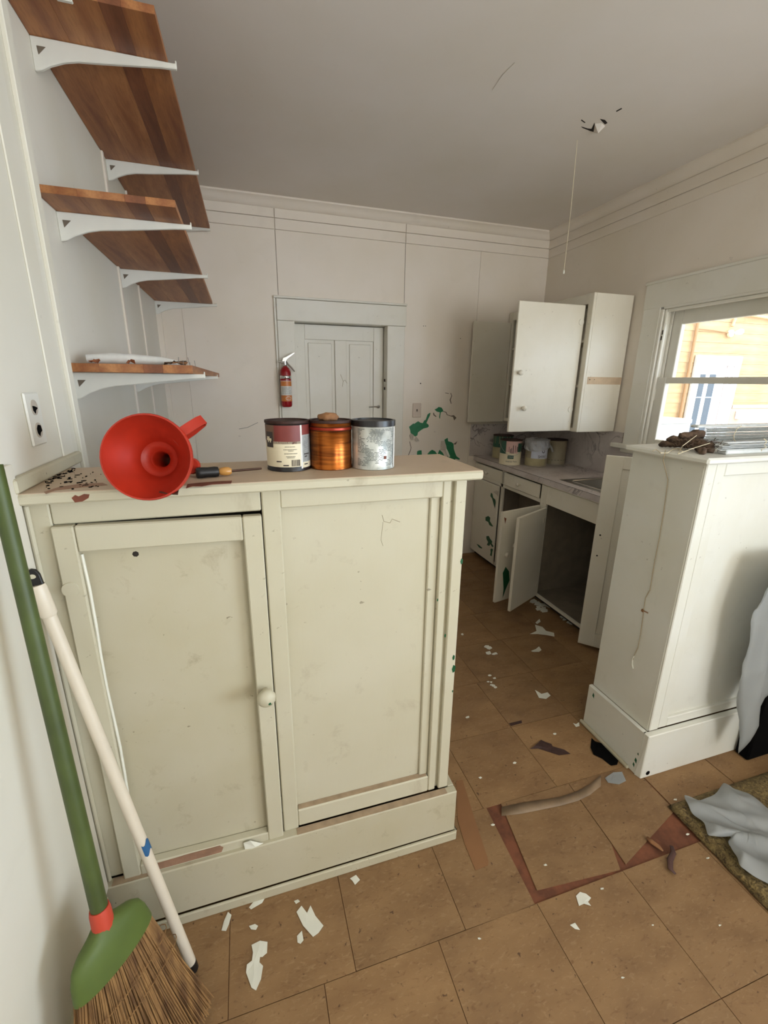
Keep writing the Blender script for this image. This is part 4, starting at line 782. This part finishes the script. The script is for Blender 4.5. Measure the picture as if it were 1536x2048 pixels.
def ndoor(x0, x1, y, z0, z1, label): return box('door', 'kcab', x0, x1, y, y+.018, z0, z1, uc, .003, label=label)
nd_ = ndoor(2.040, 2.512, UY+.045, 1.192, 1.958, 'open door facing the room, with two knobs')
for x, z in ((2.080, 1.553), (2.128, 1.340)): B().lathe([(.007, 0), (.007, .010), (.015, .017), (.0165, .024), (.012, .030), (.0001, .032)], (x, UY+.045, z), (0, -1, 0), 16).build('knob', 'kcab', nd_, smooth='all')
for z in (1.86, 1.33): B().lathe([(.018, 0), (.018, .003), (.0001, .0035)], (2.492, UY+.045, z), (0, -1, 0), 16).build('hinge_plate', 'kcab', nd_)
fdr = ndoor(2.195, 2.524, D-.052, 1.178, 1.950, 'open door against the far wall')
# switch plate, extinguisher
sw = empty('light_switch', (1.762, D, 1.218), 'glossy painted light switch plate right of the far door', 'switch')
box('cover_plate', plain('gloss_paint', srgb(214, 198, 184), .12), 1.724, 1.797, D-.012, D-PT, 1.219, 1.330, sw, .004); box('toggle', 'dark', 1.757, 1.764, D-.016, D-.012, 1.266, 1.284, sw)
ex = empty('fire_extinguisher', (.742, D-.05, 1.31), 'small red fire extinguisher hung left of the far door', 'fire extinguisher')
ec = (.743, D-.066, 1.308); RE = .038
B().lathe([(.0001, 0), (.028, .001), (.035, .006), (RE, .018), (RE, .235), (.035, .252), (.026, .266), (.015, .274), (.013, .280), (.0001, .281)], ec, (0, 0, 1), 28).build('cylinder', 'exting', ex, smooth='all')
lab(ex, ec, RE, 'orange', -80, 80, .042, .083); lab(ex, ec, RE, 'paper', -80, 80, .083, .145); lab(ex, ec, RE, 'orange', -80, 80, .145, .178); lab(ex, ec, RE, 'paper', -80, 80, .178, .181)
t_ = B()
for z in [.092+.007*i for i in range(7)]: t_.cylpatch(ec, RE+.0009, -55, 30+(z*1000 % 20), z, z+.003, 5)
t_.build('label_text', 'greylabel', ex, kind='stuff')
t_ = B().add([(ec[0]+(RE+.001)*math.sin(.3+q[0]*math.cos(k*math.pi/8)/RE), ec[1]-(RE+.001)*math.cos(.3+q[0]*math.cos(k*math.pi/8)/RE), ec[2]+.062+q[1]*math.sin(k*math.pi/8)) for q in ((.018, .010), (.021, .0125)) for k in range(16)], [(k, (k+1) % 16, 16+(k+1) % 16, 16+k) for k in range(16)]); t_.build('emblem', 'paper', ex)
B().lathe([(RE+.0008, .195), (RE+.0022, .197), (RE+.0022, .213), (RE+.0008, .215)], ec, (0, 0, 1), 28).build('strap', 'chrome', ex, smooth=True)
B().box(ec[0]-.012, ec[0]+.012, ec[1]+RE, D-.003, ec[2]+.10, ec[2]+.235).build('wall_bracket', 'steel', ex)
vz = ec[2]+.280
B().lathe([(.012, -.004), (.014, 0), (.014, .016), (.010, .020), (.010, .034), (.0001, .035)], (ec[0], ec[1], vz), (0, 0, 1), 14).build('valve', 'chrome', ex, smooth=True)
B().prism([(ec[0]-.020, ec[1]-.007, vz+.030), (ec[0]-.012, ec[1]-.007, vz+.052), (ec[0]+.012, ec[1]-.007, vz+.062), (ec[0]+.068, ec[1]-.007, vz+.092), (ec[0]+.070, ec[1]-.007, vz+.086), (ec[0]+.016, ec[1]-.007, vz+.044), (ec[0]+.004, ec[1]-.007, vz+.026)], (0, .014, 0)).build('lever', 'chrome', ex, .001)
B().tube([(ec[0]+.008, ec[1], vz+.03), (ec[0]+.022, ec[1], vz+.012), (ec[0]+.045, ec[1], vz-.010), (ec[0]+.064, ec[1], vz-.036)], [.006, .006, .006, .005], 8).build('grip', 'chrome', ex, smooth=True)
B().tube([(ec[0]-.006, ec[1], vz+.022), (ec[0]-.045, ec[1], vz+.026)], [.006, .0055], 10).build('nozzle', 'chrome', ex, smooth=True)
# ceiling pull string
sx_, sy_ = 2.076, 2.17
zb = at(1128, 545, 'y', sy_).z
ps = empty('pull_string', (sx_, sy_, zb), 'thin pull string hanging from kitchen ceiling', 'string')
xb = at(1128, 540, 'y', sy_).x
B().tube([(sx_, sy_, H), (sx_+(xb-sx_)*.5+.004, sy_, (H+zb)/2), (xb, sy_, zb+.01)], .0012, 6).build('cord', 'string', ps)
B().lathe([(.0001, -.004), (.004, 0), (.0045, .008), (.002, .016), (.0001, .018)], (xb, sy_, zb-.004), (0, 0, 1), 8).build('pull_tip', 'chip', ps)
# ------------------------------------------------------------------ floor litter
def flake(px, label, cat='paint flake', mat='chip', grp=None, name='paint_flake', th=.0009, lift=.004, seed=0, z=0.0012):
    q = [at(u, v, 'z', z) for u, v in px]; k = len(q); c = sum(q, Vector())/k; vs = []
    for i, p in enumerate(q): vs.append(p+Vector((0, 0, abs(noise.noise(Vector((i*1.7, seed, 0))))*lift)))
    bb = B(); inner = [p.lerp(c, .45)+Vector((0, 0, .0006+abs(noise.noise(Vector((i, seed+4, 0))))*lift*.4)) for i, p in enumerate(vs)]
    bb.add(vs+inner, [(i, (i+1) % k, k+(i+1) % k, k+i) for i in range(k)]+[tuple(range(k, 2*k))])
    o = bb.build(name, mat, solid=th); tag(o, label, cat, grp); return o
flake([(503, 1890), (520, 1882), (535, 1884), (534, 1906), (521, 1908), (519, 1925), (526, 1932), (522, 1958), (512, 1981), (503, 1976), (492, 1945), (494, 1930), (504, 1922), (506, 1905)], 'long hooked white paint flake, nearest one on tan tiles', seed=1)
flake([(593, 1824), (603, 1812), (614, 1826), (621, 1811), (631, 1832), (647, 1852), (637, 1866), (626, 1874), (606, 1852)], 'large notched white paint flake in front of cream cabinet', seed=2)
flake([(594, 1872), (604, 1862), (607, 1881), (601, 1888), (595, 1885)], 'small white flake just below the large notched flake', seed=3)
flake([(498, 1815), (508, 1803), (526, 1788), (530, 1796), (524, 1806), (502, 1819)], 'slanting white flake against cream baseboard', seed=4)
flake([(443, 1861), (448, 1842), (456, 1824), (463, 1830), (458, 1848), (452, 1862)], 'narrow white flake beside the white pole foot', seed=5)
flake([(498, 1852), (510, 1848), (516, 1852), (512, 1860), (502, 1859)], 'tiny white flake left of the notched flake', seed=6)
flake([(700, 1757), (712, 1750), (720, 1760), (710, 1770), (705, 1762)], 'small whitish crumb by middle of cream baseboard', seed=7)
flake([(588, 1802), (596, 1799), (600, 1804), (592, 1808)], 'tiny flake above the notched flake', seed=8)
flake([(1152, 1792), (1160, 1784), (1172, 1788), (1182, 1796), (1176, 1804), (1182, 1812), (1168, 1808), (1158, 1812)], 'ragged white flake below the dark floor gap', seed=9)
flake([(1140, 1850), (1150, 1846), (1160, 1860), (1150, 1858)], 'small white flake lower, below ragged flake', seed=10)
flake([(1060, 1268), (1073, 1262), (1070, 1250), (1085, 1254), (1092, 1262), (1108, 1266), (1109, 1273), (1092, 1270), (1075, 1268)], 'large curled white flake under the open sink doors', seed=11)
flake([(1062, 1302), (1072, 1298), (1078, 1293), (1083, 1300), (1078, 1304), (1066, 1304)], 'white triangular flake on kitchen floor midway', seed=12)
flake([(1070, 1380), (1082, 1388), (1095, 1385), (1101, 1391), (1092, 1398), (1078, 1396)], 'white boat-shaped flake near right cabinet base', seed=13)
flake([(1146, 1446), (1152, 1449), (1158, 1445), (1159, 1452), (1152, 1454)], 'little white flake touching the right cabinet base', seed=14)
flake([(1071, 1245), (1079, 1238), (1081, 1244), (1074, 1248)], 'small flake behind large curled kitchen flake', seed=15)
flake([(1210, 1556), (1226, 1546), (1244, 1544), (1252, 1562), (1238, 1569), (1216, 1566)], 'crumpled clear plastic scrap at right cabinet corner', 'plastic scrap', 'film', name='plastic_scrap', lift=.016, seed=16)
random.seed(31)
def cluster(cx, cy, n, rx, ry, label, grp, s0=2, s1=6, slope=0):
    for i in range(n):
        u = cx+random.uniform(-rx, rx); v = cy+random.uniform(-ry, ry)+slope*(u-cx); s = random.uniform(s0, s1); k = random.randint(4, 6); a0 = random.random()*6
        flake([(u+s*math.cos(a0+6.283*j/k)*random.uniform(.6, 1.1), v+s*.5*math.sin(a0+6.283*j/k)*random.uniform(.7, 1.2)) for j in range(k)], label, grp=grp, seed=random.random()*50)
cluster(984, 1300, 7, 12, 9, 'one of the white flakes clustered near left cabinet end', 'flakes clustered near left cabinet end', 4, 8)
cluster(984, 1364, 7, 8, 14, 'one of the tiny flakes in the second kitchen cluster', 'flakes in second kitchen cluster', 3, 5)
cluster(1086, 1213, 11, 24, 10, 'one of the flakes heaped below the sink opening', 'flakes heaped below the sink opening', 5, 9, .25)
cluster(1130, 1238, 6, 18, 4, 'one of the flakes along the sink cabinet foot', 'flakes along sink cabinet foot', 4, 8, .55)
for i, (u, v) in enumerate(((925, 1268), (935, 1434), (1110, 1468), (1030, 1525), (960, 1555), (958, 1878), (1245, 1955), (1440, 1850), (1305, 1850), (985, 1650), (1090, 1730), (1375, 1668), (1416, 1716), (1205, 1778), (1350, 1600))):
    cluster(u, v, 1, 1, 1, 'one of the stray white specks on the tiles', 'stray white specks on the tiles', 3, 5)
flake([(1060, 1498), (1070, 1493), (1082, 1480), (1090, 1484), (1103, 1489), (1105, 1494), (1128, 1500), (1141, 1508), (1118, 1511), (1095, 1503), (1076, 1497)], 'dark brown torn scrap in the middle of passage', 'scrap', 'brownscrap', name='scrap_or_hole', lift=.010, seed=17)
flake([(1183, 1476), (1190, 1484), (1210, 1489), (1228, 1500), (1238, 1518), (1234, 1530), (1222, 1532), (1205, 1518), (1187, 1510), (1181, 1496)], 'flat black shape for the dark hole under right cabinet base', 'scrap', 'blackm', name='scrap_or_hole', lift=.010, seed=18)  # black shape laid on the floor stands for the dark gap under the base
o = B().tube([at(u, v, 'z', .009) for u, v in ((1343, 1692), (1347, 1705), (1340, 1720), (1341, 1738), (1351, 1748))], [.006, .008, .009, .008, .004], 8, flat=.35).build('twisted_scrap', plain('purple_brown', srgb(84, 56, 50), .7, var=.3, sc=40), smooth='all'); tag(o, 'twisted purplish brown scrap beside rug corner', 'scrap')
o = B().tube([at(u, v, 'z', .006) for u, v in ((1294, 1675), (1304, 1684), (1318, 1694), (1326, 1702))], [.006, .009, .008, .003], 8, flat=.5).build('twisted_scrap', 'rock', smooth='all'); tag(o, 'tan curled chip lying over the dark floor gap', 'scrap')
tp_ = [(1003, 1614, 1632), (1040, 1606, 1628), (1080, 1600, 1620), (1120, 1594, 1612), (1155, 1582, 1602), (1180, 1568, 1590), (1202, 1550, 1572)]
vs = []
for i, (u, v0, v1) in enumerate(tp_):
    for v in (v0, (v0+v1)/2, v1): vs.append(at(u, v, 'z', .0015)+Vector((0, 0, abs(noise.noise(Vector((i*2.1, v, 0))))*.0015)))
o = B().add(vs, [(i*3+j, i*3+j+1, (i+1)*3+j+1, (i+1)*3+j) for i in range(6) for j in range(2)]).build('tape_strip', 'tape', smooth='all', solid=.001); tag(o, 'dirty grey curved strip of tape stuck on tiles', 'tape')
# rug, sheet on rug, black box for the dark recess under draped sheet
n_x, n_y = 60, 70; vs = []
rx0, rx1, ry0, ry1 = 1.795, 2.78, -.35, .89
for j in range(n_y+1):
    for i in range(n_x+1):
        x = rx0+(rx1-rx0)*i/n_x; y = ry0+(ry1-ry0)*j/n_y; x += .035*(y-ry0)/(ry1-ry0)*(1-i/n_x)
        if i == 0: x += .004*noise.noise(Vector((0, y*25, 0)))
        edge = i in (0, n_x) or j in (0, n_y)
        z = .004 if edge else .018+.006*noise.noise(Vector((x*28, y*28, 0)))+.003*noise.noise(Vector((x*80, y*80, 3)))
        vs.append((x, y, z))
bb = B().add(vs, [(j*(n_x+1)+i, j*(n_x+1)+i+1, (j+1)*(n_x+1)+i+1, (j+1)*(n_x+1)+i) for j in range(n_y) for i in range(n_x)])
o = bb.build('rug', 'rug', smooth='all', solid=.004); tag(o, 'thick mottled olive-brown rug at lower right', 'rug')
ou = [(1368, 1588), (1380, 1592), (1400, 1600), (1430, 1592), (1446, 1566), (1465, 1582), (1495, 1588), (1536, 1622), (1600, 1660), (1620, 1760), (1560, 1790), (1536, 1768), (1500, 1752), (1478, 1738), (1472, 1720), (1458, 1700), (1455, 1685), (1462, 1676), (1435, 1676), (1415, 1672), (1408, 1650), (1385, 1628), (1372, 1606)]
q = [at(u, v, 'z', .03) for u, v in ou]; cc = at(1500, 1668, 'z', .03); vs = []; m_ = 16; q = [q[i//3].lerp(q[(i//3+1) % len(q)], (i % 3)/3) for i in range(3*len(q))]; k = len(q)
for j in range(m_):
    t = j/(m_-1)
    for i, p in enumerate(q):
        s_ = p.lerp(cc, t); nz = noise.noise(Vector((s_.x*11, s_.y*11, 1))); ridge = 1-abs(noise.noise(Vector((s_.x*7+s_.y*9, s_.y*3-s_.x*4, 4))))*2
        s_ = s_.copy(); s_.z = .026+.024*max(0, ridge)*min(1, t*4+.25)+.016*max(0, nz)+.010*max(0, 1-5*abs(noise.noise(Vector((s_.x*14+s_.y*10, s_.y*5-s_.x*4, 9)))))+.006*t; vs.append(s_)
o = B().add(vs, [(j*k+i, j*k+(i+1) % k, (j+1)*k+(i+1) % k, (j+1)*k+i) for j in range(m_-1) for i in range(k)]).build('plastic_sheet', 'film', smooth='all', solid=.001, sub=1); tag(o, 'crumpled milky plastic sheet lying on the rug', 'plastic sheet')
bn = empty('recess_box', (2.5, .98, 0), 'black box standing for the dark recess behind the draped white sheet', 'box')
B().box(2.33, 2.76, .955, 1.008, .001, .70).build('box_body', 'blackm', bn, .006); box('box_lid', 'blackm', 2.32, 2.77, .952, 1.010, .70, .72, bn, .004)  # near-black box fills in the dark recess under the sheet
ys_ = .93
edge = [(z, at(u, v, 'y', ys_)) for z, u, v in ()]
prof_px = [(1560, 1120), (1536, 1180), (1518, 1225), (1510, 1258), (1500, 1316), (1488, 1360), (1482, 1398), (1477, 1450), (1478, 1508)]
pl = [at(u, v, 'y', ys_) for u, v in prof_px]; bot = at(1478, 1510, 'y', ys_); vs = []
nu, nv = 46, 40
def lerp_prof(t):
    f = t*(len(pl)-1); i = min(int(f), len(pl)-2); return pl[i].lerp(pl[i+1], f-i)
for j in range(nv+1):
    t = j/nv
    for i in range(nu+1):
        s = i/nu; p = lerp_prof(t); x = p.x+(2.80-p.x)*s; z = p.z
        lift = 0
        if t > .55: lift = (t-.55)/.45*min(1, s*5)*.30
        z += lift; z = max(z, .03)
        y = ys_+.016*math.sin(s*34+t*3.0)*(.3+t)+.022*noise.noise(Vector((s*12, t*5, 0)))+.006*noise.noise(Vector((s*40, t*16, 3)))
        vs.append((x, min(y, .948), z))
fs = [(j*(nu+1)+i, j*(nu+1)+i+1, (j+1)*(nu+1)+i+1, (j+1)*(nu+1)+i) for j in range(nv) for i in range(nu)]
k0 = len(vs); zt_ = .735
for j in range(7):                       # part of the sheet lying over the lid
    for i in range(nu+1):
        s = i/nu; p = pl[0]; vs.append((p.x+.20*min(1, j/2)+(2.80-p.x-.20*min(1, j/2))*s, ys_+.010*j, max(p.z-(p.z-zt_)*min(1, j/2), zt_)+.008*noise.noise(Vector((s*7, j, 5)))))
fs += [(i, i+1, k0+i+1, k0+i) for i in range(nu)]+[(k0+j*(nu+1)+i, k0+j*(nu+1)+i+1, k0+(j+1)*(nu+1)+i+1, k0+(j+1)*(nu+1)+i) for j in range(6) for i in range(nu)]
o = B().add(vs, fs).build('draped_sheet', 'film', smooth='all', solid=.001); tag(o, 'white translucent sheet draped over black box at right edge', 'sheet')
# ------------------------------------------------------------------ outside the kitchen window
S('ground', 'ground', W+.12, 14, -6, 12, -.35, -.25)
pr_ = S('porch_roof', 'porchceil', W+.12, 5.1, -3.5, 5.45, 2.62, 2.70)
we = S('wall_exterior', 'plank', W+.12, 12, 5.53, 5.6, -.3, 3.4)
for i in range(24):
    z = -.3+i*.152; B().prism([(W+.13, 5.53, z), (W+.13, 5.518, z+.001), (W+.13, 5.522, z+.151), (W+.13, 5.53, z+.148)], (8.8, 0, 0)).build('plank', 'plank', we)
YE = 5.5
box('wainscot_panel', 'wains', 8.16, 11.6, YE-.012, YE+.01, -.3, 1.13, we, .003); box('wainscot_rail', 'wains', 8.16, 11.6, YE-.022, YE+.01, 1.13, 1.19, we, .003)
d_ = empty('door_2', (7.65, YE, -.25), 'white exterior door with dark glass lights across the porch', 'door'); d_['kind'] = 'structure'
box('casing', 'ext_white', 7.17, 7.30, YE-.03, YE+.01, -.25, 1.79, d_, .003); box('casing', 'ext_white', 8.00, 8.13, YE-.03, YE+.01, -.25, 1.79, d_, .003); box('casing', 'ext_white', 7.17, 8.13, YE-.034, YE+.01, 1.79, 1.94, d_, .003)
lf = box('door_leaf', 'ext_white', 7.30, 7.86, YE-.01, YE+.012, -.25, 1.79, d_); box('side_jamb', plain('jamb_pinkish', srgb(186, 166, 160), .6), 7.86, 8.0, YE-.022, YE+.012, -.25, 1.79, d_, .003); box('side_jamb', 'ext_white', 7.90, 7.93, YE-.032, YE+.0, -.25, 1.79, d_, .003)
for x0, x1 in ((7.33, 7.44), (7.53, 7.66)): box('pane', 'ext_glass', x0, x1, YE-.014, YE-.009, .70, 1.66, lf); box('muntin', 'ext_white', x0, x1, YE-.018, YE-.009, 1.30, 1.315, lf)
pe = empty('porch_lamp', (7.78, YE-.02, 2.26), 'small white porch lamp fixture above exterior door', 'lamp')
B().lathe([(.0001, 0), (.055, 0), (.055, .03), (.03, .05), (.0001, .055)], (7.76, YE-.01, 2.27), (0, -1, 0), 16).build('lamp_base', plain('lamp_cream', srgb(236, 214, 176), .5), pe)
B().lathe([(.018, 0), (.04, .05), (.045, .09), (.03, .12), (.0001, .13)], (7.80, YE-.05, 2.27), (.8, -.5, .25), 14).build('bulb', 'ext_white', pe, smooth=True)
o = B().tube([(7.06, YE-.02, 2.6), (7.06, YE-.02, 2.32), (7.06, YE-.02, -.2)], .022, 8).tube([(7.07, YE-.02, 2.31), (7.40, YE-.02, 2.30), (7.72, YE-.02, 2.28)], .012, 6).build('conduit', plain('conduit_tan', srgb(158, 118, 76), .6)); tag(o, 'tan conduit pipe running down exterior plank wall', 'conduit')
o = B().tube([(7.765, YE-.02, 2.375), (7.80, YE-.02, 2.50), (7.92, YE-.02, 2.56), (8.6, YE-.025, 2.52), (11, YE-.03, 2.48)], .022, 8).build('conduit', plain('conduit_pale', srgb(196, 164, 118), .6)); tag(o, 'pale conduit along the top of exterior plank wall', 'conduit')
o = box('outlet_box', 'ext_white', 8.27, 8.37, YE-.06, YE-.012, .96, 1.09, bevel=.006); tag(o, 'small white outlet box on the exterior panel', 'outlet')
ap = empty('outdoor_freezer', (4.5, 3.4, -.25), 'white box-shaped appliance standing outside below window', 'appliance')
pL, pR = at(1300, 840, 'y', 3.6), at(1384, 840, 'y', 3.6)
B().box(pL.x-.3, pR.x, 3.6, 4.2, -.25, pL.z-.045).build('freezer_body', 'ext_white', ap, .01); B().box(pL.x-.3, pR.x+.003, 3.592, 4.21, pL.z-.043, pL.z+.004).build('freezer_lid', 'ext_white', ap, .008)
